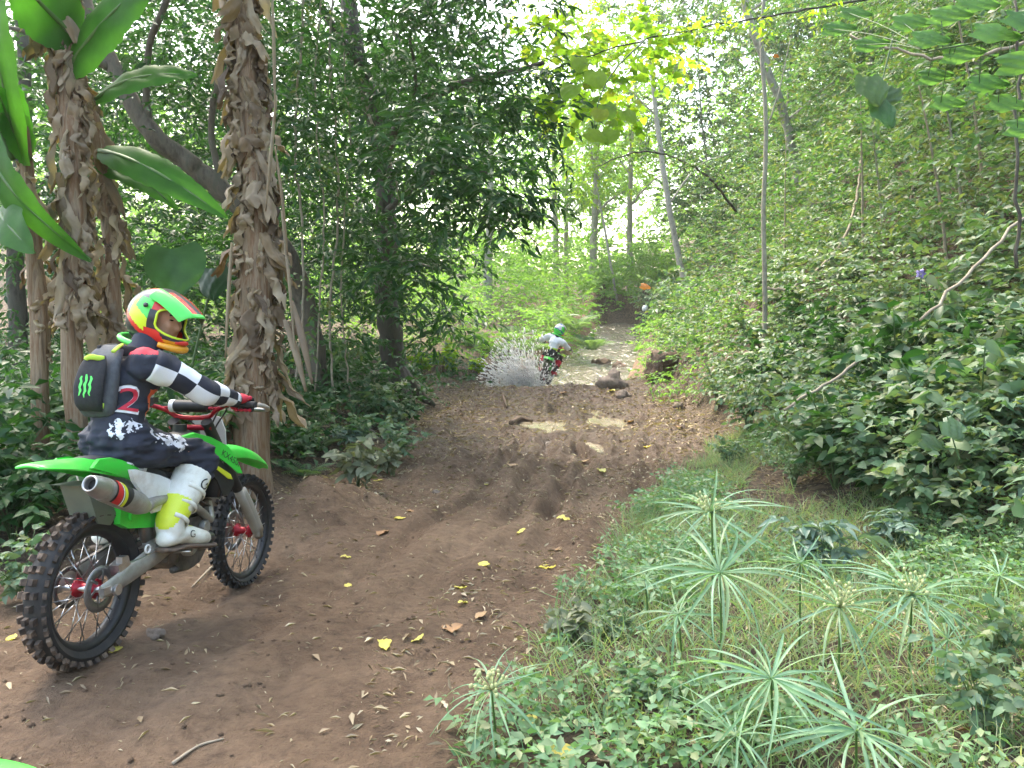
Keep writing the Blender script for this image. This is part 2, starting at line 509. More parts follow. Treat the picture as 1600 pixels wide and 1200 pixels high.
def ground_z(x, y):
    x = np.asarray(x, float); y = np.asarray(y, float)
    z = ip(y, [-6, 2, 3, 4.4, 6, 8, 12, 14.3, 15.8, 16.6, 17.5, 18.4], [.08, .07, .05, -.09, -.12, -.14, -.16, -.08, .03, .0, -.3, -.45])
    # the stream valley beyond the ford
    dc = np.abs(x - stream_x(y)) - stream_hw(y)
    zs = stream_z(y) - .28 + .75 * sstep(-.25, .7, dc) + .05 * np.maximum(0, dc - 1)
    zs = zs + 1.3 * sstep(35.0, 37.5, y) * (1 - sstep(.2, 1.5, dc))
    t = sstep(17.3, 18.3, y)
    z = z * (1 - t) + zs * t
    # banks of the trail
    on = 1 - sstep(15.5, 17.5, y)
    dl = trail_left(y) - x
    z = z + (.32 * sstep(0, 1.3, dl) + .05 * np.clip(dl - 1, 0, 6)) * (on * .6 + .4)
    z = z + (.22 + .3 * np.abs(fbm(x * 3, y * 3, 3, 71))) * np.exp(-(((x + 1.6) / .45) ** 2 + ((y - 5.9) / .7) ** 2)) + .14 * np.exp(-(((x - trail_left(y) - .15) / .22) ** 2)) * sstep(6, 7.5, y) * (1 - sstep(13, 15, y)) * (.6 + 1.2 * np.abs(fbm(x * 2, y * 2, 3, 72)))
    z = z + .10 * np.exp(-(((x + 2.9) / .5) ** 2 + ((y - 4.6) / .9) ** 2))
    dr = x - trail_right(y)
    z = z + .06 * sstep(0, .6, dr) * on
    # right hillside
    dh = x - hill_foot(y)
    step = .42 * sstep(-.05, .35, dh) * sstep(9.5, 12.5, y) * (1 - .5 * sstep(26, 34, y))
    s = np.log1p(np.exp(np.clip((dh - .35) * 3.0, -30, 30))) / 3.0
    z = z + step + .95 * np.minimum(s, 13) + .3 * np.maximum(0, s - 13)
    # left background gently rising
    z = z + .05 * np.clip(-x - 9, 0, 30) + .012 * np.clip(y - 34, 0, 60)
    # relief
    tr = sstep(-.6, .3, x - trail_left(y)) * (1 - sstep(-.2, .6, dr)) * on
    rough = fbm(x * .9, y * .9, 3, 3) * .07 + fbm(x * 3.5, y * 3.5, 3, 9) * .035
    z = z + rough * (1 + 2.2 * sstep(.2, 2, dh) + .8 * sstep(0, 1, dl))
    wet = sstep(6, 9, y) * (1 - sstep(16, 17.3, y)) * tr
    lump = np.abs(fbm(x * 5, y * 3.2, 3, 21)) * .10 + np.abs(fbm(x * 12, y * 9, 3, 31)) * .07
    z = z + (lump - .04) * (wet * 1.0 + .16 * tr)
    rz = 0
    for ry, rx, dep, wd in RUTS:
        c = np.interp(y, ry, rx) + .06 * np.sin(y * 2.3 + dep * 90) + .1 * vnoise(y * 1.3, y * 0 + dep * 50, 4)
        e = sstep(ry[0] - 1.2, ry[0] + 2.6, y) * (1 - sstep(ry[-1] - 1.2, ry[-1], y))
        d = np.abs(x - c) / wd
        e = e * (1 + (.55 * np.sin(y * 52 + 2.2 * (x - c) / wd) if dep < .05 else 0))
        rz = rz + e * (-dep * np.exp(-d ** 2) + .45 * dep * np.exp(-((d - 1.75) / .7) ** 2)) * (.95 + .35 * vnoise(x * 0 + c * 3, y * .9, 8))
    z = z + .68 * rz * tr
    for px_, py_, a, b in PUDDLES:
        e = ((x - px_) / a) ** 2 + ((y - py_) / b) ** 2
        w = 1 - sstep(1.9, 3.4, e)
        z = z * (1 - w) + w * (-.225 + .06 * np.minimum(e, 3) + .10 * fbm(x * 4.5, y * 2.6, 3, 61))
    # crumbly berm in front of the ford
    z = z + np.abs(fbm(x * 4, y * 4, 3, 41)) * .16 * np.exp(-((y - 15.9) / .9) ** 2) * tr
    # the cut under the roots by the ford, right of the trail
    z = z + .25 * np.exp(-(((x - 2.9) / .55) ** 2 + ((y - 16.9) / .5) ** 2))
    return z


def gz(x, y):
    return float(ground_z(np.array([x]), np.array([y]))[0])


_marchD = np.concatenate([np.arange(1.2, 12, .02), np.arange(12, 90, .08)])


def gnd(u, v, lift=0.0):
    """where the view ray of photo pixel (u, v) meets the terrain"""
    P = np.array([0, 0, CAM_Z]) + ray(u, v)[None, :] * _marchD[:, None]
    below = np.nonzero(P[:, 2] < ground_z(P[:, 0], P[:, 1]) + lift)[0]
    i = below[0] if len(below) else len(_marchD) - 1
    return P[i]


def axis(segs):
    out = [segs[0][0]]
    for a, b, n in segs:
        out.extend(list(np.linspace(a, b, n + 1)[1:]))
    return np.array(out)


gx = axis([(-90, -20, 24), (-20, -6, 30), (-6, -3, 24), (-3, 3.4, 205), (3.4, 8, 46), (8, 24, 50), (24, 100, 24)])
gy = axis([(-8, 1.5, 20), (1.5, 8, 190), (8, 18, 245), (18, 20, 16), (20, 42, 66), (42, 160, 40)])
GX, GY = np.meshgrid(gx, gy)
GZ = ground_z(GX, GY)
V = np.column_stack([GX.ravel(), GY.ravel(), GZ.ravel()])
nx, ny = len(gx), len(gy)
i0 = (np.arange(ny - 1)[:, None] * nx + np.arange(nx - 1)[None, :]).ravel()
F = np.column_stack([i0, i0 + 1, i0 + nx + 1, i0 + nx])
gme = tri_mesh('ground', V, F)
# how bare, wet or littered the soil is (what the soil is made of, not how it is lit)
dl_ = GX - trail_left(GY); dr_ = trail_right(GY) - GX
bare = (sstep(-.4, .3, dl_) * sstep(-.3, .3, dr_)).ravel()
wet = (sstep(7.5, 10.5, GY) * (1 - sstep(17.5, 18.5, GY))).ravel() * bare
for nm, arr in (('bare', bare), ('wet', wet)):
    at = gme.attributes.new(nm, 'FLOAT', 'POINT')
    at.data.foreach_set('value', arr.astype(np.float32))


def soil_mat():
    m, nt, b = new_mat('soil')
    L = nt.links
    n1 = noise(nt, 1.3, 6, .65); n2 = noise(nt, 14, 6, .7); n3_ = noise(nt, 70, 5, .7)
    c1 = ramp(nt, [(.3, (.11, .066, .038)), (.5, (.175, .112, .067)), (.72, (.245, .165, .105))], n1.outputs[0])
    c2 = ramp(nt, [(.32, (.5, .47, .45)), (.46, (.88, .86, .84)), (.62, (1.18, 1.17, 1.15))], n2.outputs[0])
    mx = nt.nodes.new('ShaderNodeMix'); mx.data_type = 'RGBA'; mx.blend_type = 'MULTIPLY'; mx.inputs[0].default_value = .75
    L.new(c1.outputs[0], mx.inputs[6]); L.new(c2.outputs[0], mx.inputs[7])
    # forest floor: dark humus with broken leaf crumbs
    f1 = ramp(nt, [(.36, (.035, .024, .016)), (.5, (.085, .058, .036)), (.58, (.16, .115, .07)), (.66, (.07, .048, .03))], n2.outputs[0])
    a = nt.nodes.new('ShaderNodeAttribute'); a.attribute_name = 'bare'
    m2 = nt.nodes.new('ShaderNodeMix'); m2.data_type = 'RGBA'
    L.new(a.outputs['Fac'], m2.inputs[0]); L.new(f1.outputs[0], m2.inputs[6]); L.new(mx.outputs[2], m2.inputs[7])
    w = nt.nodes.new('ShaderNodeAttribute'); w.attribute_name = 'wet'
    wn_ = noise(nt, 2.6, 4, .6)
    wr = ramp(nt, [(.25, (.25, .25, .25)), (.55, (1, 1, 1))], wn_.outputs[0])
    wm = nt.nodes.new('ShaderNodeMath'); wm.operation = 'MULTIPLY'; L.new(w.outputs['Fac'], wm.inputs[0]); L.new(wr.outputs[0], wm.inputs[1])
    m3 = nt.nodes.new('ShaderNodeMix'); m3.data_type = 'RGBA'; m3.blend_type = 'MULTIPLY'
    L.new(wm.outputs[0], m3.inputs[0]); L.new(m2.outputs[2], m3.inputs[6]); m3.inputs[7].default_value = (.46, .43, .42, 1)
    L.new(m3.outputs[2], b.inputs['Base Color'])
    rr = nt.nodes.new('ShaderNodeMapRange'); rr.inputs[3].default_value = .85; rr.inputs[4].default_value = .32
    L.new(wm.outputs[0], rr.inputs[0]); L.new(rr.outputs[0], b.inputs['Roughness'])
    b.inputs['Specular IOR Level'].default_value = .35
    ad = nt.nodes.new('ShaderNodeMath'); ad.operation = 'MULTIPLY_ADD'; ad.inputs[1].default_value = .4
    L.new(n3_.outputs[0], ad.inputs[0]); L.new(n2.outputs[0], ad.inputs[2])
    bump(nt, b, ad.outputs[0], 1.0, .075)
    return m


M['soil'] = soil_mat()
tag(link('ground', gme, M['soil']), kind='structure')


def water_mat(name, col, rough, bscale, bdist, stretch):
    m, nt, b = new_mat(name)
    n = noise(nt, bscale, 4, .6, stretch=stretch, w=.6)
    r = ramp(nt, [(.35, tuple(c * .8 for c in col)), (.55, col), (.68, tuple(min(1, c * 1.5 + .05) for c in col))], n.outputs[0])
    nt.links.new(r.outputs[0], b.inputs['Base Color'])
    b.inputs['Roughness'].default_value = rough
    b.inputs['Specular IOR Level'].default_value = .8
    bump(nt, b, n.outputs[0], .7, bdist)
    return m


M['stream'] = water_mat('stream', (.115, .10, .075), .14, 3.6, .22, (1, .55, 1))
M['stream'].node_tree.nodes['Principled BSDF'].inputs['Specular IOR Level'].default_value = .45
M['puddle'] = water_mat('puddle', (.24, .20, .135), .05, 6, .012, (1, 1, 1))
# the stream: a rippled sheet that follows its bed
SV = []; ys = axis([(17.2, 24, 120), (24, 37.5, 150)]); kx = 44
for y in ys:
    c, hw = float(stream_x(y)), float(stream_hw(y)) + .35
    for j in range(kx + 1):
        x = c + (j / kx * 2 - 1) * hw
        SV.append((x, y, float(stream_z(y))))
SV = np.array(SV)
SV[:, 2] += .09 * fbm(SV[:, 0] * 2.6, SV[:, 1] * 1.5, 3, 77) + .05 * np.maximum(0, fbm(SV[:, 0] * 5, SV[:, 1] * 2, 2, 78))
i0 = (np.arange(len(ys) - 1)[:, None] * (kx + 1) + np.arange(kx)[None, :]).ravel()
tag(link('stream_water', tri_mesh('stream_water', SV, np.column_stack([i0, i0 + 1, i0 + kx + 2, i0 + kx + 1])), M['stream']), kind='structure')
for kp, (px_, py_, a, b_) in enumerate(PUDDLES):
    zw = -.172 - .005 * kp
    mb = MB(); k = 40
    ring = []
    for j in range(k):
        t = 2 * math.pi * j / k
        rr = 1.35
        ring.append((px_ + a * rr * math.cos(t), py_ + b_ * rr * math.sin(t), zw))
    mb.add(ring + [(px_, py_, zw)], [(j, (j + 1) % k, k) for j in range(k)])
    tag(mb.build('puddle_water', M['puddle']), kind='structure')
# ------------------------------------------------------------------ leaves
TM = {
    'rh': (np.array([(0, 0, 0), (.45, .5, .1), (1, 0, -.12), (.45, -.5, .1)]), np.array([(0, 2, 1), (0, 3, 2)])),
    'el': (np.array([(0, 0, 0), (.33, 0, .02), (.7, 0, -.03), (1, 0, -.15), (.22, .38, .09), (.6, .42, .06), (.22, -.38, .09), (.6, -.42, .06)]),
           np.array([(0, 1, 4), (1, 5, 4), (1, 2, 5), (2, 3, 5), (0, 6, 1), (1, 6, 7), (1, 7, 2), (2, 7, 3)])),
    'e4': (np.array([(0, 0, 0), (.48, 0, -.01), (1, 0, -.16), (.42, .46, .09), (.42, -.46, .09)]), np.array([(0, 1, 3), (1, 2, 3), (0, 4, 1), (1, 4, 2)])),
    'heart': (np.array([(0, 0, 0), (.35, 0, .0), (.7, 0, -.05), (1, 0, -.2), (-.12, .3, .05), (.2, .56, .08), (.6, .4, .02), (-.12, -.3, .05), (.2, -.56, .08), (.6, -.4, .02)]),
              np.array([(0, 5, 4), (0, 1, 5), (1, 6, 5), (1, 2, 6), (2, 3, 6), (0, 7, 8), (0, 8, 1), (1, 8, 9), (1, 9, 2), (2, 9, 3)])),
    'blade': (np.array([(0, .5, 0), (0, -.5, 0), (.4, .45, .06), (.4, -.45, .06), (.75, .3, .02), (.75, -.3, .02), (1, 0, -.12)]),
              np.array([(0, 1, 3), (0, 3, 2), (2, 3, 5), (2, 5, 4), (4, 5, 6)])),
    'lance': (np.array([(0, 0, 0), (.3, 0, .03), (.7, 0, -.04), (1, 0, -.2), (.3, .4, .1), (.65, .3, .03), (.3, -.4, .1), (.65, -.3, .03)]),
              np.array([(0, 1, 4), (1, 5, 4), (1, 2, 5), (2, 3, 5), (0, 6, 1), (1, 6, 7), (1, 7, 2), (2, 7, 3)])),
}


def nrm(a):
    return a / (np.linalg.norm(a, axis=-1, keepdims=True) + 1e-9)


def leaf_geo(P, D, N, L, W, tm):
    tv, tf = TM[tm]
    D = nrm(D); S = nrm(np.cross(N, D)); U = np.cross(D, S)
    n = len(P)
    V = (P[:, None, :] + D[:, None, :] * (tv[None, :, 0:1] * L[:, None, None]) + S[:, None, :] * (tv[None, :, 1:2] * W[:, None, None])
         + U[:, None, :] * (tv[None, :, 2:3] * L[:, None, None]))
    F = tf[None] + (np.arange(n) * len(tv))[:, None, None]
    return V.reshape(-1, 3), F.reshape(-1, 3)


def leaf_mesh(name, geos):
    V = []; F = []; b = 0
    for v, f in geos:
        V.append(v); F.append(f + b); b += len(v)
    return tri_mesh(name, np.vstack(V), np.vstack(F))


def rdir(n):
    return nrm(rng.normal(size=(n, 3)))


def sprays(B, Dr, tl, k, L, asp, droop=.35, tm='el', flat=.6, spread=.9):
    """twigs at B (n,3) along Dr (n,3), tl long, k leaves each; returns leaf geometry"""
    n = len(B)
    t = (np.arange(k) + .6) / k
    Dr = nrm(Dr)
    pos = B[:, None, :] + Dr[:, None, :] * (t[None, :, None] * tl[:, None, None])
    pos[:, :, 2] -= (droop * .5 * tl)[:, None] * (t ** 2)[None, :]
    side = nrm(np.cross(Dr, np.array([0, 0, 1.0])) + 1e-4)
    sg = np.where(np.arange(k) % 2 == 0, 1.0, -1.0)
    ld = Dr[:, None, :] * .7 + side[:, None, :] * sg[None, :, None] * spread + rng.normal(size=(n, k, 3)) * .3
    ld[:, :, 2] -= droop * (.4 + .6 * rng.random((n, k)))
    N = np.zeros((n, k, 3)); N[:, :, 2] = flat
    N += rng.normal(size=(n, k, 3)) * .38
    LL = L * (.65 + .7 * rng.random((n, k)))
    return leaf_geo(pos.reshape(-1, 3), ld.reshape(-1, 3), N.reshape(-1, 3), LL.ravel(), (LL * asp * (.85 + .3 * rng.random((n, k)))).ravel(), tm)


def in_ball(c, r, n, shell=.0):
    d = rdir(n); q = (shell + (1 - shell) * rng.random(n) ** (1 / 2.2))[:, None]
    return np.array(c) + d * q * np.array(r), d


def cloud(c, r, twigs, k=8, L=.12, asp=.42, droop=.4, tm='e4', tl=.35, shell=.0):
    P, d = in_ball(c, r, twigs, shell)
    D = d * .7 + rng.normal(size=d.shape) * .6; D[:, 2] *= .5
    return sprays(P, D, tl * (.6 + .8 * rng.random(twigs)), k, L, asp, droop, tm)


def tree(name, label, cat, trunk, limbs, clouds, bark, leafm, group=None, seg=12, roots=0, limb_seg=7):
    """trunk: list of (x,y,z,r); limbs: lists of the same; clouds: leaf geometry"""
    b = np.array(trunk[0][:3])
    t = empty(name, tuple(b), label, cat, group)
    mb = MB()
    T = catmull(np.array(trunk, float), 6 * len(trunk))
    T[1:, :2] += .25 * T[1:, 3:4] * rng.normal(size=(len(T) - 1, 2)) * .35
    mb.tube(T[:, :3] - b, T[:, 3], seg)
    for a in range(roots):
        an = 2 * math.pi * (a + .3 * random.random()) / roots; r0 = trunk[0][3]
        mb.tube([(0, 0, r0 * 2.2), (math.cos(an) * r0 * 1.1, math.sin(an) * r0 * 1.1, r0 * .7), (math.cos(an) * r0 * 2.4, math.sin(an) * r0 * 2.4, -.08)],
                [r0 * .5, r0 * .42, r0 * .12], 8, 9)
    link('trunk', mb.mesh('trunk'), bark, t)
    for l in limbs:
        A = catmull(np.array(l, float), 4 * len(l))
        A[1:, :3] += A[1:, 3:4] * rng.normal(size=(len(A) - 1, 3)) * .25
        mb = MB().tube(A[:, :3] - b, A[:, 3], limb_seg)
        link('limb', mb.mesh('limb'), bark, t)
    if clouds:
        me = leaf_mesh('crown', clouds)
        o = link('crown', me, leafm)
        me.transform(Matrix.Translation(Vector(-b)))
        o.parent = t
    return t


def P4(u, v, d, r):
    return (*pix(u, v, d), r)
# ------------------------------------------------------------------ dirt bike
M['green'] = pm('green_plastic', [(.05, .52, .05), (.05, .58, .05), (.10, .46, .07)], 7, .38, spec=.45, bmp=.05)
M['white_pl'] = pm('white_plastic', [(.76, .77, .75), (.70, .69, .66), (.50, .44, .37)], 7, .42)
M['black_pl'] = pm('black_plastic', [(.012, .012, .013), (.022, .021, .02)], 30, .5)
M['rubber'] = pm('rubber', [(.012, .012, .012), (.03, .026, .022)], 22, .75, bmp=.3, bdist=.002)
M['muddy_rubber'] = pm('muddy_rubber', [(.014, .013, .012), (.06, .042, .03), (.20, .14, .095)], 16, .85, bmp=.6, bdist=.004)
M['alu'] = pm('aluminium', [(.52, .52, .51), (.36, .35, .33)], 18, .38, metal=.85)
M['dusty_alu'] = pm('dusty_aluminium', [(.42, .41, .38), (.25, .23, .19)], 12, .5, metal=.5)
M['steel'] = pm('steel', [(.62, .62, .62), (.45, .45, .44)], 30, .28, metal=.9)
M['disc'] = pm('disc_steel', [(.30, .30, .30), (.22, .21, .2)], 24, .4, metal=.8)
M['red_ano'] = pm('red_anodised', [(.42, .012, .03), (.30, .01, .02)], 18, .35, metal=.35)
M['fork'] = pm('fork_tube', [(.30, .27, .22), (.22, .2, .165)], 10, .55)
M['engine'] = pm('engine_metal', [(.055, .052, .05), (.11, .10, .09), (.16, .13, .10)], 18, .55, metal=.4, bmp=.3)
M['seat'] = pm('seat_cover', [(.02, .02, .022), (.035, .035, .036)], 60, .7, bmp=.3, bdist=.001)
M['yellow_g'] = pm('yellow_graphic', [(.62, .68, .03), (.55, .6, .03)], 10, .4)
M['red_g'] = pm('red_graphic', [(.62, .03, .03), (.5, .02, .02)], 10, .4)
M['white_g'] = pm('white_graphic', [(.8, .8, .8), (.7, .7, .7)], 10, .45)
M['black_g'] = pm('black_graphic', [(.015, .015, .016), (.025, .025, .025)], 10, .45)
M['flap'] = leaf_mat('mud_flap', [(.20, .22, .17), (.22, .24, .19)], .3, .5, .6)
M['grip'] = pm('grip_rubber', [(.02, .02, .02), (.035, .035, .035)], 90, .8, bmp=.5)


def decal(text, size, target, mat, name, m, parent, extrude=0.0012, squash=1.0, lift=.003):
    """lettering laid onto a surface: m places the text plane, its -Z looks at the surface"""
    cu = bpy.data.curves.new(name, 'FONT')
    cu.body = text; cu.size = size; cu.align_x = 'CENTER'; cu.align_y = 'CENTER'; cu.resolution_u = 3
    o = bpy.data.objects.new('tmp', cu); COL.objects.link(o)
    me = bpy.data.meshes.new_from_object(o.evaluated_get(bpy.context.evaluated_depsgraph_get()))
    bpy.data.objects.remove(o)
    b = bmesh.new(); b.from_mesh(me)
    for v in b.verts: v.co.x *= squash
    bmesh.ops.subdivide_edges(b, edges=[e for e in b.edges if e.calc_length() > size * .3], cuts=2, use_grid_fill=False)
    bmesh.ops.triangulate(b, faces=b.faces)
    bv = BVHTree.FromPolygons([v.co.copy() for v in target.vertices], [tuple(p.vertices) for p in target.polygons])
    d = -(m.to_3x3() @ Vector((0, 0, 1)))
    for v in b.verts:
        w = m @ v.co
        h = bv.ray_cast(w, d)
        if h[0] is not None and h[3] < 1.0: w = h[0] - d * lift; v.tag = False
        else: v.tag = True
        v.co = w
    bmesh.ops.delete(b, geom=[v for v in b.verts if v.tag], context='VERTS')
    b.to_mesh(me); b.free()
    me.materials.clear()
    return link(name, me, mat, parent)


def frame_m(loc, right, up):
    r = Vector(right).normalized(); u = Vector(up); u = (u - u.dot(r) * r).normalized(); n = r.cross(u)
    return Matrix(((r.x, u.x, n.x, loc[0]), (r.y, u.y, n.y, loc[1]), (r.z, u.z, n.z, loc[2]), (0, 0, 0, 1)))


def wheel(root, c, R, rim_r, w, name, muddy, disc_side, disc_r, knobs):
    """rim mesh with tyre, hub, spokes and disc below it"""
    rim = MB().lathe([(rim_r - .012, -w * .26), (rim_r + .012, -w * .33), (rim_r + .014, -w * .28), (rim_r - .006, -w * .2), (rim_r - .016, 0), (rim_r - .006, w * .2), (rim_r + .014, w * .28),
                      (rim_r + .012, w * .33), (rim_r - .012, w * .26), (rim_r - .03, 0)], c, seg=56, closed=True).build(name, M['black_pl'], root)
    rim.data.name = name
    t = MB(); kh = .017
    rt = R - kh; h = w / 2; rm = (rt + rim_r) / 2
    prof = [(rim_r + .004, -h * .6), (rm, -h * .98), (rt - .022, -h * .93), (rt - .006, -h * .6), (rt, 0), (rt - .006, h * .6), (rt - .022, h * .93), (rm, h * .98), (rim_r + .004, h * .6)]
    t.lathe(prof, c, seg=64, m=0)
    for k in range(knobs):
        a = 2 * math.pi * k / knobs
        rows = [(-.88, .62, .30), (.88, .62, .30)] + ([(-.3, .0, .34), (.3, .0, .34)] if k % 2 else [(0, 0, .42)])
        for y, tilt, kw in rows:
            rr = rt - (.014 if abs(y) > .6 else -.002) + kh * .35
            M3 = Matrix.Rotation(-a + math.pi / 2, 3, 'Y') @ Matrix.Rotation(-tilt * (1 if y > 0 else -1), 3, 'X')
            t.box((c[0] + rr * math.cos(a), c[1] + y * h, c[2] + rr * math.sin(a)), (2 * math.pi * R / knobs * .56, kw * h, kh * 1.5), M3, m=1 if muddy else 0, taper=.82)
    t.build('tyre', [M['rubber'], M['muddy_rubber']], rim, auto=40)
    MB().lathe([(.0, -.062), (.02, -.062), (.022, -.05), (.042, -.046), (.042, -.036), (.024, -.03), (.021, 0), (.024, .03), (.042, .036), (.042, .046), (.022, .05), (.02, .062), (0, .062)], c, seg=24).build('hub', M['red_ano'], rim)
    sp = MB().tube([(0, 0, 0), (0, 0, 1)], .0024, 6).mesh('spoke'); sp.materials.append(M['steel'])
    ns = 28
    for k in range(ns):
        a = 2 * math.pi * k / ns; sg = 1 if k % 2 else -1
        b = a + (.62 if (k // 2) % 2 else -.62)
        p0 = Vector((c[0] + .040 * math.cos(b), c[1] + sg * .041, c[2] + .040 * math.sin(b)))
        p1 = Vector((c[0] + (rim_r - .02) * math.cos(a), c[1] + sg * .008, c[2] + (rim_r - .02) * math.sin(a)))
        o = link('spoke', sp, None, rim)
        o.location = p0; o.rotation_mode = 'QUATERNION'; o.rotation_quaternion = (p1 - p0).to_track_quat('Z', 'Y'); o.scale = (1, 1, (p1 - p0).length)
    y = disc_side * .062
    d = MB()
    d.lathe([(disc_r, y - .0018), (disc_r, y + .0018), (disc_r - .04, y + .0018), (disc_r - .04, y - .0018)], c, seg=40, closed=True)
    for k in range(6):
        a = 2 * math.pi * k / 6
        d.tube([(c[0] + .03 * math.cos(a), y + c[1], c[2] + .03 * math.sin(a)), (c[0] + (disc_r - .02) * math.cos(a + .35), y + c[1], c[2] + (disc_r - .02) * math.sin(a + .35))], .007, 6, flat=.3, up=(0, 1, 0))
    d.build('brake_disc', M['disc'], rim)
    return rim


FA = (1.389, 0, .335)      # front axle in the bike's own frame, rear axle at (0, 0, .335)


def make_bike(label, mat):
    t = empty('dirt_bike', label=label, cat='dirt bike', mat=mat)
    wheel(t, (0, 0, .335), .335, .252, .115, 'rear_wheel', True, -1, .1, 40)
    wheel(t, FA, .345, .285, .088, 'front_wheel', False, 1, .125, 44)
    # swingarm: two arms and a bridge
    mb = MB()
    for s in (-1, 1):
        pts = [(-.07, s * .118, .34), (.05, s * .118, .36), (.33, s * .112, .425), (.48, s * .09, .44)]
        mb.tube(pts, [.03, .04, .054, .045], 8, 14, flat=[.42] * 4, up=(0, 1, 0))
    mb.tube([(.42, -.1, .44), (.42, .1, .44)], .035, 10)
    sw = mb.build('swingarm', M['dusty_alu'], t, auto=40)
    for x in (-.012,):
        cl = MB()
        cl.box((-.055, -.13, .345), (.05, .02, .03)).tube([(-.01, -.145, .335), (-.01, .145, .335)], .014, 12)
        cl.tube([(0, -.15, .335), (0, -.136, .335)], .024, 14)
        cl.build('axle_block', M['steel'], sw, auto=40)
    MB().box((.075, -.1, .42), (.075, .045, .05), Matrix.Rotation(-.35, 3, 'Y')).box((.06, -.12, .45), (.04, .03, .03)).tube([(.1, -.11, .42), (.2, -.125, .43), (.34, -.135, .46)], .006, 8, 10).build('brake_caliper', M['steel'], sw, auto=40)
    MB().tube([(.22 + .018 * math.cos(a), -.135, .465 + .018 * math.sin(a)) for a in np.linspace(0, 6.2, 14)], .005, 7).build('hose_guide', M['white_pl'], sw)
    MB().tube([(.31 + .018 * math.cos(a), -.132, .49 + .018 * math.sin(a)) for a in np.linspace(0, 6.2, 14)], .005, 7).build('hose_guide', M['white_pl'], sw)
    MB().tube([(-.05, .09, .27), (.42, .085, .39)], .012, 8, flat=.5).tube([(0, .09, .41), (.42, .085, .5)], .012, 8, flat=.5).lathe([(.09, .085), (.09, .092), (.07, .092), (.07, .085)], (0, 0, .335), seg=30, closed=True).build('chain', M['engine'], t)
    # frame
    fr = MB()
    for s in (-1, 1):
        fr.tube([(.84, s * .03, .93), (.74, s * .1, .82), (.58, s * .115, .64), (.48, s * .1, .48), (.5, s * .09, .34)], [.028, .032, .032, .035, .03], 8, 18, flat=.7, up=(0, 1, 0))
        fr.tube([(.88, 0, .86), (.86, s * .05, .66), (.80, s * .07, .40), (.70, s * .075, .29), (.5, s * .085, .3)], .018, 8, 18)
        fr.tube([(.60, s * .09, .80), (.3, s * .085, .82), (0.02, s * .06, .86)], .012, 8, 10)
        fr.tube([(.55, s * .1, .6), (.3, s * .09, .72), (.12, s * .08, .83)], .011, 8, 10)
    fr.tube([(.855, 0, .83), (.80, 0, 1.0)], .034, 12)
    fr.build('frame', M['engine'], t)
    # engine: crankcase, clutch cover, cylinder and head
    e = MB()
    e.loft([[(x + .0, y, z) for x, z in ((.48, .34), (.56, .29), (.72, .29), (.80, .36), (.80, .47), (.72, .54), (.56, .54), (.48, .47))] for y in (-.1, .1)])
    e.tube([(.70, 0, .5), (.755, 0, .66), (.77, 0, .76)], [.085, .085, .09], 8, flat=.95)
    for k in range(5):
        e.box((.712 + k * .012, 0, .55 + k * .03), (.19, .2, .008), Matrix.Rotation(.38, 3, 'Y'))
    en = e.build('engine', M['engine'], t, auto=35)
    MB().lathe([(0, -.135), (.058, -.135), (.068, -.125), (.07, -.1)], (.60, 0, .42), seg=26).lathe([(0, -.13), (.036, -.13), (.046, -.12), (.048, -.1)], (.735, 0, .405), seg=22).lathe([(0, -.128), (.03, -.128), (.036, -.118), (.036, -.1)], (.745, 0, .475), seg=18).build('clutch_cover', M['dusty_alu'], en, auto=40)
    MB().tube([(.79, -.02, .7), (.86, -.05, .62), (.84, -.09, .5), (.7, -.12, .56), (.5, -.125, .66), (.3, -.14, .68), (.17, -.155, .67)], [.019, .02, .021, .021, .022, .024, .03], 12, 36).build('header_pipe', M['dusty_alu'], t)
    # radiators behind the shrouds
    for s in (-1, 1):
        r = MB().box((.80, s * .125, .74), (.035, .085, .23), Matrix.Rotation(.2, 3, 'Y'))
        for k in range(7):
            r.box((.822 - .01 * (k - 3) * .6, s * .125, .66 + k * .03), (.012, .08, .006))
        r.build('radiator', M['black_pl'], t)
    # muffler on the right side
    a0, a1 = np.array((.17, -.155, .667)), np.array((-.232, -.175, .822))
    ax = a1 - a0
    mu = MB().tube([a0, a0 + ax * .08, a0 + ax * .16, a0 + ax * .5, a0 + ax * .76, a0 + ax * .80], [.028, .038, .045, .047, .045, .044], 20, flat=1.1, up=(0, 0, 1)).build('muffler', M['dusty_alu'], t, auto=50)
    axn = ax / np.linalg.norm(ax)
    upv = np.array((0, 0, 1.)); upv -= (upv @ axn) * axn; upv /= np.linalg.norm(upv); sd = np.cross(axn, upv)
    if sd[1] > 0: sd = -sd
    ring = lambda f, r: [tuple(a0 + ax * f + r * (math.cos(q) * sd + 1.06 * math.sin(q) * upv)) for q in np.linspace(0, 2 * math.pi, 22, endpoint=False)]
    MB().loft([ring(.79, .0448), ring(.86, .0435), ring(.93, .039), ring(.985, .033), ring(1.0, .0315), ring(1.0, .0265), ring(.97, .024), ring(.9, .023)], cap=False).build('muffler_cap', M['alu'], mu)
    MB().loft([ring(.925, .0238), ring(.90, .0238)]).build('outlet', M['black_g'], mu)

    def band(f0, f1, g0, g1, name, m, off=.0015):
        n = 10; V = []; Fc = []
        for i in range(n + 1):
            w = i / n; an = math.radians(-62 + 140 * w)
            for f in (f0 + (g0 - f0) * w, f1 + (g1 - f1) * w):
                rr = .0458 + .0015 * (1 - abs(f - .5) * 2) + off
                V.append(a0 + ax * f + rr * (math.cos(an) * sd + 1.08 * math.sin(an) * upv))
        for i in range(n): Fc.append((2 * i, 2 * i + 1, 2 * i + 3, 2 * i + 2))
        MB().add(V, Fc).build(name, m, mu)
    band(.46, .72, .40, .72, 'muffler_sticker', M['black_g'])
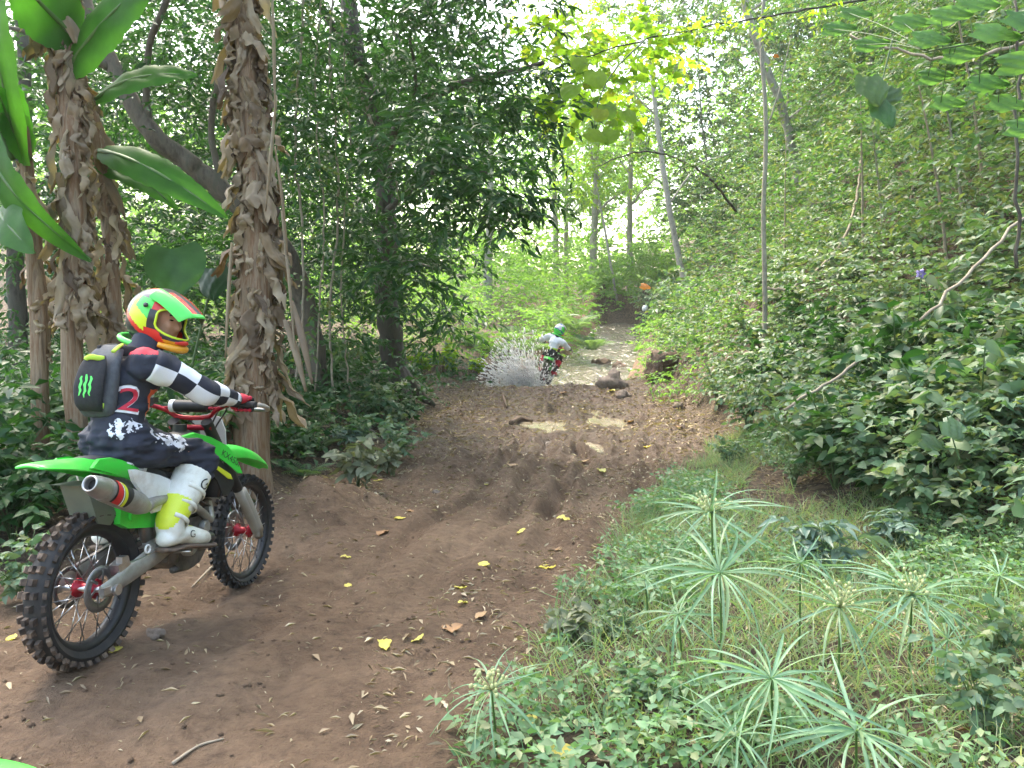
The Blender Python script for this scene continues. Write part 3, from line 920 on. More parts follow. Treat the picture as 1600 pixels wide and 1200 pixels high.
    band(.58, .69, .66, .71, 'red_flash', M['red_g'], .003)
    band(.50, .54, .58, .64, 'yellow_flash', M['yellow_g'], .003)
    band(.55, .57, .645, .655, 'white_flash', M['white_g'], .003)

    # rear fender: crowned shell that widens toward the seat
    def shell(rows, th, name, m, n=13, par=None):
        """rows: (x, zc, halfwidth, crown, skirt)"""
        A = catmull(np.array(rows, float), 5 * len(rows)); secs = []
        for x, z, hw, cr, sk in A:
            top = []; bot = []
            for i in range(n):
                w = -1 + 2 * i / (n - 1)
                yy = hw * w
                zz = z + cr * (1 - w * w) - sk * max(0, (abs(w) - .72) / .28) ** 1.5
                top.append((x, yy, zz)); bot.append((x, yy * .97, zz - th))
            secs.append(top + bot[::-1])
        return MB().loft(secs).build(name, m, par or t, auto=50)
    shell([(-.345, .892, .045, .006, .0), (-.32, .894, .075, .012, .006), (-.2, .893, .088, .016, .02), (-.05, .885, .095, .02, .04), (.05, .875, .1, .02, .055), (.16, .855, .105, .01, .06)], .006, 'rear_fender', M['green'])
    # green tail panels beside the seat
    for s in (-1, 1):
        MB().plate([(-.12, .87), (-.08, .905), (.0, .905), (.06, .89), (.16, .85), (.23, .79), (.2, .765), (.05, .82)], (lambda x, z, s=s: s * (.088 + .06 * (x + .12))), s * .012, bulge=.6).build('tail_panel', M['green'], t, auto=45)
    # seat
    A = catmull(np.array([(-.06, .905, .055, .03), (.02, .91, .075, .05), (.2, .895, .09, .075), (.4, .90, .075, .08), (.56, .945, .06, .06), (.66, .985, .045, .04)]), 26)
    secs = []
    for x, z, hw, dp in A:
        secs.append([(x, hw * math.cos(a) * (1 if abs(math.cos(a)) < .8 else .98), z - dp * .5 + dp * .5 * (abs(math.sin(a)) ** .6) * (1 if math.sin(a) > 0 else -1)) for a in np.linspace(0, 2 * math.pi, 18, endpoint=False)])
    MB().loft(secs).build('seat', M['seat'], t)
    # side strip with the lettering under the seat, white side number panels, green airbox
    for s in (-1, 1):
        fy = (lambda x, z, s=s: s * (.098 + .03 * (x)))
        st = MB().plate([(.0, .875), (.02, .895), (.2, .862), (.36, .815), (.44, .785), (.43, .762), (.3, .8), (.12, .842)], fy, s * .009).build('seat_side_strip', M['black_pl'], t)
        if s < 0:
            MB().plate([(.085, .857), (.09, .878), (.235, .842), (.225, .821)], (lambda x, z: -.1095 - .03 * x), -.002).build('lettering_plate', M['white_g'], st)
            decal('Kawasaki', .021, st.data, M['black_g'], 'lettering', frame_m((.16, -.3, .850), (1, 0, -.24), (.24, 0, 1)), st, squash=1.15, lift=.006)
        pn = MB().plate([(.075, .845), (.13, .842), (.3, .80), (.46, .745), (.50, .70), (.48, .64), (.36, .625), (.255, .622), (.22, .66), (.17, .725), (.10, .79)], (lambda x, z, s=s: s * (.125 - .02 * (x - .2))), s * .014, bulge=.8).build('side_panel', M['white_pl'], t, auto=45)
        MB().plate([(.30, .624), (.475, .636), (.49, .66), (.36, .645)], (lambda x, z, s=s: s * (.1415 - .02 * (x - .2))), s * .002).build('panel_stripe', M['yellow_g'], pn)
    MB().loft([[(x, y, z) for x, z in ((.09, .60), (.15, .57), (.42, .53), (.46, .66), (.2, .74), (.1, .73))] for y in (-.085, .085)]).tube([(.17, -.086, .625), (.17, -.1, .625)], .024, 16).build('air_box', M['green'], t, auto=35)
    MB().loft([[(x, y, z) for x, z in ((-.16, .80), (-.10, .795), (-.02, .62), (.06, .60), (.1, .64), (.0, .8))] for y in (-.062, .062)]).build('mud_flap', M['flap'], t, auto=35)
    # tank and radiator shrouds
    A = catmull(np.array([(.5, .93, .05, .06), (.62, .98, .085, .13), (.74, .99, .09, .17), (.84, .95, .06, .12)]), 16)
    secs = [[(x, hw * math.cos(a), z - dp * .5 + dp * .5 * math.sin(a)) for a in np.linspace(0, 2 * math.pi, 18, endpoint=False)] for x, z, hw, dp in A]
    MB().loft(secs).tube([(.68, 0, .97), (.68, 0, 1.02)], .035, 16).build('tank', M['black_pl'], t, auto=45)
    for s in (-1, 1):
        fy = (lambda x, z, s=s: s * (.095 + .24 * max(0, x - .5) * (1.0 if x < .86 else 1.0) + .1 * max(0, .93 - z)))
        sh = MB().plate([(.44, .93), (.50, .965), (.60, .985), (.72, .955), (.84, .90), (.90, .82), (.935, .74), (.90, .745), (.84, .80), (.74, .85), (.62, .90), (.52, .925)], fy, s * .01, bulge=.5).build('radiator_shroud', M['green'], t, auto=45)
        bl = MB().plate([(.60, .895), (.74, .845), (.84, .795), (.895, .745), (.885, .68), (.84, .63), (.80, .63), (.76, .72), (.68, .80)], (lambda x, z, s=s: s * (.092 + .22 * max(0, x - .5) + .06 * max(0, .93 - z))), s * .009, bulge=.4).build('lower_shroud', M['black_pl'], t, auto=45)
        MB().plate([(.72, .80), (.735, .812), (.85, .745), (.865, .715), (.83, .722)], (lambda x, z, s=s, f=fy: s * (.107 + .225 * max(0, x - .5) + .06 * max(0, .93 - z))), s * .002).build('shroud_flash', M['yellow_g'], bl)
        if s < 0:
            decal('KX450F', .052, sh.data, M['black_g'], 'lettering', frame_m((.79, -.5, .862), (.79, -.2, -.47), (.47, 0, .79)), sh, squash=.95)
            for q in range(6):
                MB().tube([(.58 + .03 * (q % 3), -.1165 - .007 * (q % 3), .955 - .022 * (q // 3) - .008 * (q % 3)), (.598 + .03 * (q % 3), -.1205 - .007 * (q % 3), .950 - .022 * (q // 3) - .008 * (q % 3))], .006, 8).build('vent_slot', M['black_g'], sh)
    # fork
    ax0 = np.array((FA[0] - .012, 0, FA[2])); top = np.array((.80, 0, 1.0)); dv = (top - ax0)
    for s in (-1, 1):
        o = np.array((0, s * .095, 0))
        lo = MB().tube([ax0 + o - dv * .05, ax0 + o + dv * .02, ax0 + o + dv * .3, ax0 + o + dv * .46], [.026, .03, .027, .027], 14).build('fork_leg', M['fork'], t)
        MB().tube([ax0 + o + dv * .44, ax0 + o + dv * 1.05], [.031, .03], 16).build('upper_tube', M['black_pl'], lo, auto=40)
        MB().tube([ax0 + o + dv * .0 + np.array((.012, s * .018, 0)), ax0 + o + dv * .25 + np.array((.03, s * .012, 0)), ax0 + o + dv * .42 + np.array((.03, s * .01, 0))], [.03, .034, .03], 10, 9, flat=.55, up=(0, 1, 0)).build('fork_guard', M['fork'], lo)
        MB().box(tuple(ax0 + o * 1.06 - dv * .0), (.05, .04, .06)).build('axle_clamp', M['fork'], lo)
    for f in (.72, 1.0):
        c = ax0 + dv * f
        MB().tube([c + (0, -.115, 0), c + (-.02, 0, 0), c + (0, .115, 0)], .03, 10, 9, flat=.55).build('triple_clamp', M['red_ano'], t)
    # front fender and number plate
    shell([(1.05, .845, .05, .015, .03), (1.12, .862, .075, .02, .05), (1.25, .848, .085, .024, .045), (1.42, .80, .082, .024, .03), (1.56, .74, .066, .02, .012), (1.645, .695, .03, .008, .0)], .006, 'front_fender', M['green'])
    MB().loft([[(.99 + .04 * (1 - (y / .11) ** 2) + dx, y, z) for z, hw in () for y in ()] or [(x + dx + .04 * (1 - (y / .1) ** 2), y * k, z) for y, z, x, k in ((-.08, 1.05, .93, 1), (0, 1.07, .92, 1), (.08, 1.05, .93, 1), (.105, .98, .955, 1), (.085, .88, .99, 1), (0, .83, 1.005, 1), (-.085, .88, .99, 1), (-.105, .98, .955, 1))] for dx in (0, .008)]).build('front_number_plate', M['white_pl'], t, auto=40)
    # handlebar
    bz = 1.055
    hb = MB().tube([(.70, -.40, bz + .075), (.72, -.26, bz + .075), (.775, -.15, bz + .04), (.80, -.08, bz), (.80, .08, bz), (.775, .15, bz + .04), (.72, .26, bz + .075), (.70, .40, bz + .075)], .0125, 12, 40).tube([(.777, -.155, bz + .05), (.777, .155, bz + .05)], .008, 8).build('handlebar', M['red_ano'], t)
    pad = MB().tube([(.775, -.105, bz + .06), (.775, .105, bz + .06)], .033, 16, round_=False).build('crossbar_pad', M['black_pl'], hb, auto=45)
    MB().tube([(.775, .085, bz + .06), (.775, .11, bz + .06)], .0345, 16).build('pad_ring', M['white_g'], hb, auto=45)
    decal('RENTHAL', .038, pad.data, M['yellow_g'], 'lettering', frame_m((.45, -.02, bz + .045), (0, -1, 0), (.3, 0, 1)), pad, squash=.92)
    for s in (-1, 1):
        MB().tube([(.706, s * .275, bz + .075), (.70, s * .41, bz + .075)], .0175, 12).build('grip', M['grip'], hb, auto=45)
        MB().tube([(.735, s * .22, bz + .072), (.80, s * .26, bz + .06), (.82, s * .33, bz + .05), (.80, s * .43, bz + .045)], .006, 8, 14, flat=1.5).build('lever', M['alu'], hb)
        MB().tube([(.725, s * .2, bz + .075), (.75, s * .235, bz + .07)], .018, 10).box((.755, s * .215, bz + .09), (.045, .05, .03)).build('lever_perch', M['black_pl'], hb, auto=40)
        MB().tube([(.70, s * .425, bz + .075), (.76, s * .44, bz + .06), (.835, s * .40, bz + .045), (.84, s * .28, bz + .04)], [.012, .013, .012, .008], 8, 16).build('hand_guard', M['fork'], hb)
        MB().tube([(.475, s * .09, .40), (.475, s * .2, .405)], .016, 8, flat=.6).build('footpeg', M['steel'], t)
    for k, (y0, x1) in enumerate(((-.2, .92), (.2, .95), (-.14, .9))):
        MB().tube([(.74, y0, bz + .07), (.86, y0 * .8, bz + .04), (x1, y0 * .3, .98), (.9, y0 * .3, .84)], .005, 6, 18).build('cable', M['black_pl'], t)
    MB().tube([(.42, 0, .46), (.36, 0, .78)], .035, 12).build('shock', M['steel'], t)
    return t


def bike_matrix(rear_contact_axle, yaw, pitch, roll=0.0, sc=1.0):
    """bike frame whose rear axle (0,0,.335) sits at the given world point"""
    R = Matrix.Rotation(yaw, 4, 'Z') @ Matrix.Rotation(pitch, 4, 'Y') @ Matrix.Rotation(roll, 4, 'X')
    R = R @ Matrix.Scale(sc, 4)
    ax = R @ Vector((0, 0, .335))
    return Matrix.Translation(Vector(rear_contact_axle) - ax) @ R


BIKE1 = bike_matrix(pix(136, 919, 3.1), math.radians(82.53), math.atan2(.1393, 1.3747), 0, .965)
bike = make_bike('green and white dirt bike carrying the rider with the chequered sleeves, nearest to the camera', BIKE1)
# ------------------------------------------------------------------ riders
M['skin'] = pm('skin', [(.46, .26, .16), (.40, .21, .13)], 14, .5)
M['lip'] = pm('lip', [(.30, .11, .09), (.26, .09, .08)], 20, .45)
M['eye'] = pm('eye', [(.02, .014, .01), (.03, .02, .015)], 20, .2)
M['tooth'] = pm('teeth', [(.6, .58, .52), (.5, .48, .44)], 20, .3)
M['navy'] = pm('navy_cloth', [(.014, .017, .03), (.022, .026, .042)], 30, .8, bmp=.3, bdist=.002)
M['grey_cloth'] = pm('grey_cloth', [(.05, .055, .062), (.08, .086, .094)], 40, .8, bmp=.4)
M['black_cloth'] = pm('black_cloth', [(.012, .012, .014), (.022, .022, .024)], 50, .85, bmp=.4)
M['red_cloth'] = pm('red_cloth', [(.50, .02, .045), (.42, .015, .035)], 30, .75, bmp=.3)
M['orange_cloth'] = pm('orange_cloth', [(.75, .13, .03), (.62, .10, .025)], 30, .75, bmp=.3)
M['white_cloth'] = pm('white_cloth', [(.72, .73, .76), (.62, .63, .66)], 20, .8, bmp=.3)
M['neon_cloth'] = pm('neon_cloth', [(.42, .62, .05), (.36, .55, .05)], 20, .8, bmp=.3)
M['boot_white'] = pm('boot_white', [(.78, .79, .74), (.66, .66, .58), (.40, .35, .28)], 9, .5, bmp=.2)
M['boot_neon'] = pm('boot_neon', [(.66, .78, .04), (.58, .68, .05)], 9, .45)
M['boot_sole'] = pm('boot_sole', [(.16, .11, .075), (.08, .06, .045)], 20, .8, bmp=.4)
M['h_green'] = pm('helmet_green', [(.10, .68, .10), (.08, .6, .08)], 5, .22)
M['h_yellow'] = pm('helmet_yellow', [(.60, .78, .03), (.55, .7, .03)], 5, .22)
M['h_red'] = pm('helmet_red', [(.66, .045, .03), (.6, .035, .025)], 5, .22)
M['h_black'] = pm('helmet_black', [(.02, .02, .022), (.03, .03, .032)], 5, .3)
M['h_grey'] = pm('helmet_grey', [(.12, .125, .13), (.10, .10, .11)], 5, .35)
M['h_orange'] = pm('helmet_orange', [(.72, .34, .02), (.65, .28, .02)], 5, .25)
M['h_white'] = pm('helmet_white', [(.72, .72, .72), (.62, .62, .62)], 5, .25)
M['h_blue'] = pm('helmet_blue', [(.04, .06, .35), (.03, .05, .28)], 5, .25)


def checker_mat():
    m, nt, b = new_mat('chequered_cloth')
    uv = nt.nodes.new('ShaderNodeUVMap'); uv.uv_map = 'UVMap'
    mp = nt.nodes.new('ShaderNodeMapping'); mp.inputs['Scale'].default_value = (4, 10, 1)
    mp.inputs['Rotation'].default_value = (0, 0, 0)
    nt.links.new(uv.outputs[0], mp.inputs[0])
    c = nt.nodes.new('ShaderNodeTexChecker'); c.inputs['Scale'].default_value = 1
    c.inputs[1].default_value = (.70, .71, .74, 1); c.inputs[2].default_value = (.016, .018, .03, 1)
    nt.links.new(mp.outputs[0], c.inputs[0]); nt.links.new(c.outputs[0], b.inputs['Base Color'])
    b.inputs['Roughness'].default_value = .8
    n = noise(nt, 30, 4); bump(nt, b, n.outputs[0], .3, .003)
    return m


def splash_cloth(name, base, mark, spots, f=22, thr=.5):
    """cloth with ragged printed marks inside the given spheres (x,y,z,r)"""
    m, nt, b = new_mat(name)
    L = nt.links
    tc = nt.nodes.new('ShaderNodeTexCoord')
    n = noise(nt, f, 3, .55, w=.4)
    acc = None
    for x, y, z, r in spots:
        d = nt.nodes.new('ShaderNodeVectorMath'); d.operation = 'DISTANCE'; d.inputs[1].default_value = (x, y, z)
        L.new(tc.outputs['Object'], d.inputs[0])
        k = nt.nodes.new('ShaderNodeMapRange'); k.inputs[1].default_value = r; k.inputs[2].default_value = r * .55; k.inputs[3].default_value = 0; k.inputs[4].default_value = .50
        L.new(d.outputs['Value'], k.inputs[0])
        if acc is None: acc = k.outputs[0]
        else:
            q = nt.nodes.new('ShaderNodeMath'); q.operation = 'MAXIMUM'; L.new(acc, q.inputs[0]); L.new(k.outputs[0], q.inputs[1]); acc = q.outputs[0]
    s = nt.nodes.new('ShaderNodeMath'); s.operation = 'ADD'; L.new(acc, s.inputs[0]); L.new(n.outputs[0], s.inputs[1])
    st = nt.nodes.new('ShaderNodeMath'); st.operation = 'GREATER_THAN'; st.inputs[1].default_value = .98; L.new(s.outputs[0], st.inputs[0])
    mx = nt.nodes.new('ShaderNodeMix'); mx.data_type = 'RGBA'; mx.inputs[6].default_value = (*base, 1); mx.inputs[7].default_value = (*mark, 1)
    L.new(st.outputs[0], mx.inputs[0]); L.new(mx.outputs[2], b.inputs['Base Color'])
    b.inputs['Roughness'].default_value = .75
    w = noise(nt, 25, 4); bump(nt, b, w.outputs[0], .35, .004)
    return m


M['checker'] = checker_mat()
M['pants'] = splash_cloth('printed_trousers', (.018, .021, .036), (.72, .72, .76), [(.38, -.17, .945, .085), (.30, -.16, .97, .075), (.23, -.14, .99, .06), (.07, -.09, 1.03, .085), (.13, -.12, 1.045, .06), (.62, -.2, .85, .05)], f=34)
M['pants2'] = splash_cloth('black_trousers', (.014, .014, .016), (.3, .02, .03), [(.5, -.2, .7, .05)])


def rot_head(yaw, pitch=0.0, roll=0.0):
    return Matrix.Rotation(yaw, 3, 'Z') @ Matrix.Rotation(pitch, 3, 'Y') @ Matrix.Rotation(roll, 3, 'X')


def helmet(parent, c, R, pal, fine=True):
    """moto helmet in head coordinates (x forward, y left, z up)"""
    a, b, h = .146, .124, .142
    nl, nm = (90, 136) if fine else (22, 32)
    V = []; F = []; Mi = []

    def surf(x, y, z):
        X, Y, Z = a * x, b * y, h * z
        if x < 0: X *= 1.05
        if z < -.15:                                  # sides run down to the neck opening
            k = -.15 - z
            Z = -.15 * h - k * h * 1.12; X *= 1 + .10 * k; Y *= 1 + .12 * k
        if x > 0:                                     # chin bar juts forward
            c_ = float(sstep(.12, .62, -z))
            X += .078 * c_ * x ** 1.2; Y *= 1 - .10 * c_ * x
            if z < -.5: Z += .022 * x * (-.5 - z) / .5
        return X, Y, Z
    for i in range(nl + 1):
        t = math.pi * i / nl
        for j in range(nm):
            p = 2 * math.pi * j / nm
            V.append(surf(math.sin(t) * math.cos(p), math.sin(t) * math.sin(p), math.cos(t)))

    def opening(x, y, z):
        yy = y / .84; zz = (z - .02) / .44
        return (x > .25 and yy ** 4 + zz ** 4 < 1) or z < -.84

    def paint(x, y, z):
        ay = abs(y)
        if x > .55 and z < -.3: return 6 if z < -.52 else 4             # mouthpiece
        if x > .18 and z < -.3: return 3
        if z < -.62: return 4
        d = z + .55 * x                                                  # stripes sweep down toward the chin
        if d < -.36: return 4 if d < -.52 else 3
        if x > .28: return 4 if z < .3 else 3
        if x < -.62: return 5
        if z > .84: return 3 if ay < .34 else 5
        if z > .62: return 5 if (x < .1 or ay < .5) else 1
        if x > -.30 and d > .12: return 1
        if x > -.48: return 2
        return 5
    for i in range(nl):
        for j in range(nm):
            t = math.pi * (i + .5) / nl; p = 2 * math.pi * (j + .5) / nm
            x, y, z = math.sin(t) * math.cos(p), math.sin(t) * math.sin(p), math.cos(t)
            if opening(x, y, z): continue
            F.append((i * nm + j, i * nm + (j + 1) % nm, (i + 1) * nm + (j + 1) % nm, (i + 1) * nm + j)); Mi.append(paint(x, y, z))
    me = MB().add(V, F, Mi).mesh('helmet')
    bb = bmesh.new(); bb.from_mesh(me)
    bmesh.ops.delete(bb, geom=[v for v in bb.verts if not v.link_faces], context='VERTS')
    bb.to_mesh(me); bb.free()
    hm = link('helmet', me, pal['shell'], parent)
    sol = hm.modifiers.new('thick', 'SOLIDIFY'); sol.thickness = .014; sol.offset = -1
    hm.matrix_local = Matrix.Translation(Vector(c)) @ R.to_4x4()
    MB().tube([(.158, -.04, -.082), (.18, 0, -.08), (.158, .04, -.082)], [.012, .016, .012], 10, 9, flat=.8).build('chin_vent', pal['vent'], hm)
    MB().tube([(.105, -.085, -.112), (.15, -.05, -.114), (.17, 0, -.114), (.15, .05, -.114), (.105, .085, -.112)], [.016, .022, .025, .022, .016], 10, 16, flat=.8).build('mouthpiece', pal['chin'], hm)
    lw = MB().tube([(.08, -.118, -.142), (-.03, -.125, -.142), (-.115, -.085, -.136), (-.14, 0, -.13), (-.115, .085, -.136), (-.03, .125, -.142), (.08, .118, -.142)], .012, 8, 30, flat=1.3).build('neck_roll', pal['roll'], hm)
    # peak: a crowned sheet with side ridges
    nx_, ny_ = 14, 15; Vv = []; Ff = []; Mm = []
    for side in (0, 1):
        for i in range(nx_ + 1):
            s = i / nx_
            x = .015 + .225 * s; zc = .150 - .03 * s - .05 * s * s; hw = .112 - .03 * s * s
            for j in range(ny_ + 1):
                w = -1 + 2 * j / ny_
                z = zc - .028 * w * w * (1 - .3 * s) - .022 * max(0, abs(w) - .7) / .3 - (.008 if side else 0)
                Vv.append((x - .055 * abs(w) ** 2 * s, hw * w, z))
    k = ny_ + 1; nn = (nx_ + 1) * k
    for i in range(nx_):
        for j in range(ny_):
            q = (i * k + j, i * k + j + 1, (i + 1) * k + j + 1, (i + 1) * k + j)
            w = abs(-1 + 2 * (j + .5) / ny_)
            Ff.append(q); Mm.append(1 if w > .42 or i > nx_ - 2 else (3 if .15 < w < .42 and i > 2 else 4))
            Ff.append(tuple(nn + e for e in q[::-1])); Mm.append(4)
    edge = [(i, 0) for i in range(nx_ + 1)] + [(nx_, j) for j in range(ny_ + 1)] + [(nx_ - i, ny_) for i in range(nx_ + 1)] + [(0, ny_ - j) for j in range(ny_ + 1)]
    for (p, q) in zip(edge, edge[1:]):
        if p == q: continue
        A, B = p[0] * k + p[1], q[0] * k + q[1]
        Ff.append((A, nn + A, nn + B, B)); Mm.append(1)
    MB().add(Vv, Ff, Mm).build('peak', pal['peak'], hm, auto=50)
    for s in (-1, 1):
        MB().tube([(.02, s * .124, .055), (.02, s * .131, .055)], .012, 14).build('peak_screw', M['h_black'], hm)
    # goggles strap and frame pulled round the eye port
    pr = []
    for q in np.linspace(0, 2 * math.pi, 33):
        y = .85 * abs(math.sin(q)) ** .6 * (1 if math.sin(q) > 0 else -1); z = .02 + .45 * abs(math.cos(q)) ** .6 * (1 if math.cos(q) > 0 else -1)
        x = math.sqrt(max(.02, 1 - y * y - z * z))
        pr.append(np.array(surf(x, y, z)) * .985)
    MB().tube(pr, .006, 8).build('eye_port_trim', pal['trim'], hm)
    return hm


def hand(mb, wrist, grip_pt, s, m=0):
    """glove: palm on the bar, four fingers curling round it and a thumb below; bar runs along y"""
    g = np.array(grip_pt, float); w = np.array(wrist, float)
    back = nrm(w - g)
    mb.tube([w, g + back * .03 + (0, 0, .022), g + (.004, 0, .03)], [.034, .04, .036], 12, 7, flat=.7, up=(0, 0, 1), round_=True)
    for i in range(4):
        y = g[1] + s * (-.036 + .024 * i); ln = (.9, 1.05, 1.0, .8)[i]
        a = np.array((g[0] + .01, y, g[2] + .034))
        mb.tube([a, (g[0] + .042 * ln, y, g[2] + .026), (g[0] + .050 * ln, y, g[2] - .004), (g[0] + .03, y, g[2] - .03), (g[0] + .004, y, g[2] - .03)], [.0125, .012, .0115, .011, .0095], 10, 14, round_=True)
    t0 = g + back * .035 + (0, -s * .03, .005)
    mb.tube([t0, (g[0] - .012, g[1] - s * .05, g[2] - .012), (g[0] + .018, g[1] - s * .046, g[2] - .024)], [.015, .013, .011], 10, 9, round_=True)


def make_rider(mat, label, pal, head_yaw, fine=True, marks=True):
    t = empty('person', label=label, cat='person', mat=mat)
    vs = .009 if fine else .016
    hc = np.array((.405, -.045, 1.555)) if marks else np.array((.40, 0, 1.56))
    HR = rot_head(head_yaw, 0.29 if marks else .1, 0)
    hip = np.array((.165, 0, .955)); wst = np.array((.185, 0, 1.07)); chest = np.array((.245, -.005, 1.245)); nb = np.array((.34, -.02, 1.385))
    sh = {-1: np.array((.175, -.17, 1.315)), 1: np.array((.36, .16, 1.35))}
    el = {-1: np.array((.35, -.315, 1.20)), 1: np.array((.49, .35, 1.19))}
    gp = {-1: np.array((.703, -.335, 1.13)), 1: np.array((.703, .335, 1.13))}
    wr = {s: gp[s] + np.array((-.085, s * -.0 + (0), .025)) for s in (-1, 1)}
    kn = {s: np.array((.575, s * .19, .86)) for s in (-1, 1)}
    an = {s: np.array((.36, s * .165, .55)) for s in (-1, 1)}
    # the body itself: head, face, trunk, arms and legs in one surface
    b = MB()
    b.tube([hip - (.0, 0, .04), wst, chest, nb], [.095, .092, .11, .07], 16, 16, flat=.75, up=(1, 0, 0), round_=True)
    b.tube([nb - (.03, 0, .05), (nb + hc) / 2 - (0, 0, .0), hc - (0, 0, .03)], [.06, .055, .06], 12, 8)
    Q = HR
    w3 = lambda p: tuple(np.array(Q @ Vector((p[0] + .014, p[1], p[2]))) + hc)
    b.ball(w3((.004, 0, .018)), (.098, .08, .102), 20, 14, Q)
    b.ball(w3((.045, 0, -.05)), (.058, .06, .066), 18, 12, Q)          # jaw
    b.tube([w3((.088, 0, .012)), w3((.112, 0, -.022)), w3((.10, 0, -.034))], [.010, .015, .013], 10, 8, round_=True)   # nose
    b.ball(w3((.082, .032, -.018)), (.022, .022, .018), 10, 8, Q); b.ball(w3((.082, -.032, -.018)), (.022, .022, .018), 10, 8, Q)   # cheeks
    b.ball(w3((.084, 0, .036)), (.018, .052, .012), 12, 8, Q)            # brow
    for s in (-1, 1):
        b.ball(w3((-.01, s * .078, -.005)), (.018, .01, .03), 10, 8, Q)  # ear
        b.tube([chest + (0, 0, .04), sh[s] * .9 + chest * .1, el[s], wr[s]], [.055, .045, .036, .028], 12, 18, round_=True)
        b.tube([wr[s], gp[s] + (-.01, 0, .028)], [.028, .026], 10, flat=.6, round_=True)
        b.tube([hip + (0, s * .05, -.01), kn[s], an[s], an[s] + (.04, 0, -.07), an[s] + (.2, s * .03, -.11)], [.075, .045, .036, .034, .025], 12, 24, round_=True)
    me = remesh(b, vs * 1.15, 2, 'body')
    link('body', me, M['skin'], t)
    if marks:
        for s in (-1, 1):
            MB().ball(w3((.089, s * .031, .012)), (.008, .014, .0045), 10, 8, Q).build('eye', M['eye'], t)
            MB().tube([w3((.094, s * .016, .036)), w3((.098, s * .032, .041)), w3((.086, s * .05, .034))], .0042, 8, 8).build('eyebrow', M['eye'], t)
        MB().tube([w3((.083, -.028, -.060)), w3((.096, -.014, -.069)), w3((.099, 0, -.071)), w3((.096, .014, -.069)), w3((.083, .028, -.060))], .0065, 8, 12, flat=.7).build('mouth', M['lip'], t)
        MB().tube([w3((.092, -.02, -.0655)), w3((.103, 0, -.070)), w3((.092, .02, -.0655))], .0042, 8, 8).build('teeth', M['tooth'], t)
    # jersey trunk
    j = MB()
    j.tube([hip + (-.0, 0, .03), wst + (-.005, 0, 0), (wst + chest) / 2 + (-.01, 0, 0), chest + (-.005, 0, 0), chest + (.06, 0, .075), nb], [.118, .118, .13, .148, .14, .08], 24, 26, flat=[.74, .74, .76, .76, .74, .9], up=(1, 0, 0), round_=False)
    for s in (-1, 1):
        j.tube([chest + (.04, 0, .05), sh[s] * .85 + chest * .15 + (0, 0, .012), sh[s] * .88 + el[s] * .12], [.088, .078, .068], 16, 10, round_=True)
    jm = remesh(j, vs, 3, 'jersey'); displace(jm, .014, 9, 3, (1, 1, 1.8)); displace(jm, .012, 22, 13, (1, 1, 1.8))
    co = np.array([v.co for v in jm.vertices]); pc = np.array([p.center for p in jm.polygons])
    for k in pal['jersey']: jm.materials.append(k)
    mi = np.zeros(len(pc), int)
    if marks:
        # red shoulder yoke, orange flank
        mi[(pc[:, 2] > 1.36) & (pc[:, 1] < .12)] = 1
        mi[(pc[:, 0] > .215) & (pc[:, 2] < 1.20) & (pc[:, 1] < -.02)] = 2
        mi[(pc[:, 0] > .215) & (pc[:, 2] < 1.075) & (pc[:, 1] < -.02)] = 3
    else:
        mi[(pc[:, 2] < 1.12 - .5 * (pc[:, 1] * pc[:, 1]) + .12 * np.abs(pc[:, 1]))] = 1
        mi[pc[:, 2] > 1.41] = 2
    jm.polygons.foreach_set('material_index', mi); jm.update()
    jo = link('jersey', jm, None, t)
    MB().tube([nb - (.035, 0, .05), nb + (hc - nb) * .25, nb + (hc - nb) * .48], [.085, .074, .07], 18, 8, cap=False).build('collar', pal['jersey'][0 if marks else 2], t)
    for s in (-1, 1):
        sl = MB().tube([sh[s] * .97 + chest * .03 + (0, 0, .002), (sh[s] + el[s]) / 2 + (0, 0, .012), el[s], (el[s] + wr[s]) / 2 + (0, 0, .006), wr[s] + (wr[s] - gp[s]) * .1], [.08, .074, .064, .054, .042], 24, 36, flat=.95, round_=False)
        sm = sl.mesh('sleeve'); displace(sm, .016, 14, 5); displace(sm, .008, 30, 8)
        link('sleeve', sm, pal['sleeve'], t)
        MB().tube([wr[s] + (wr[s] - gp[s]) * .18, wr[s] + (gp[s] - wr[s]) * .12], [.0435, .038], 16, 4).build('cuff', M['black_cloth'] if marks else pal['sleeve'], t)
        g = MB(); hand(g, wr[s], gp[s], s)
        gm = remesh(g, .0045 if fine else .009, 1, 'glove')
        gm.materials.append(pal['glove'][0]); gm.materials.append(pal['glove'][1])
        gc = np.array([p.center for p in gm.polygons])
        gm.polygons.foreach_set('material_index', (gc[:, 0] > gp[s][0] + .012).astype(int)); gm.update()
        link('glove', gm, None, t)
    # trousers
    p = MB()
    p.tube([hip + (-.01, 0, -.015), hip + (-.005, 0, .04), wst + (.0, 0, -.025)], [.122, .128, .114], 20, 10, flat=.88, up=(1, 0, 0), round_=True)
    for s in (-1, 1):
        p.tube([hip + (.0, s * .07, -.005), hip * .55 + kn[s] * .45 + (0, s * .02, .005), kn[s] + (.005, 0, 0), kn[s] * .75 + an[s] * .25], [.10, .09, .07, .064], 18, 24, round_=True)
        p.ball(kn[s] + (.035, 0, -.015), (.05, .06, .065), 14, 10)
    pmsh = remesh(p, vs, 3, 'trousers'); displace(pmsh, .022, 11, 9, (1, 1.2, 1.6)); displace(pmsh, .02, 24, 19, (.5, 1, 1.8))
    link('trousers', pmsh, pal['pants'], t)
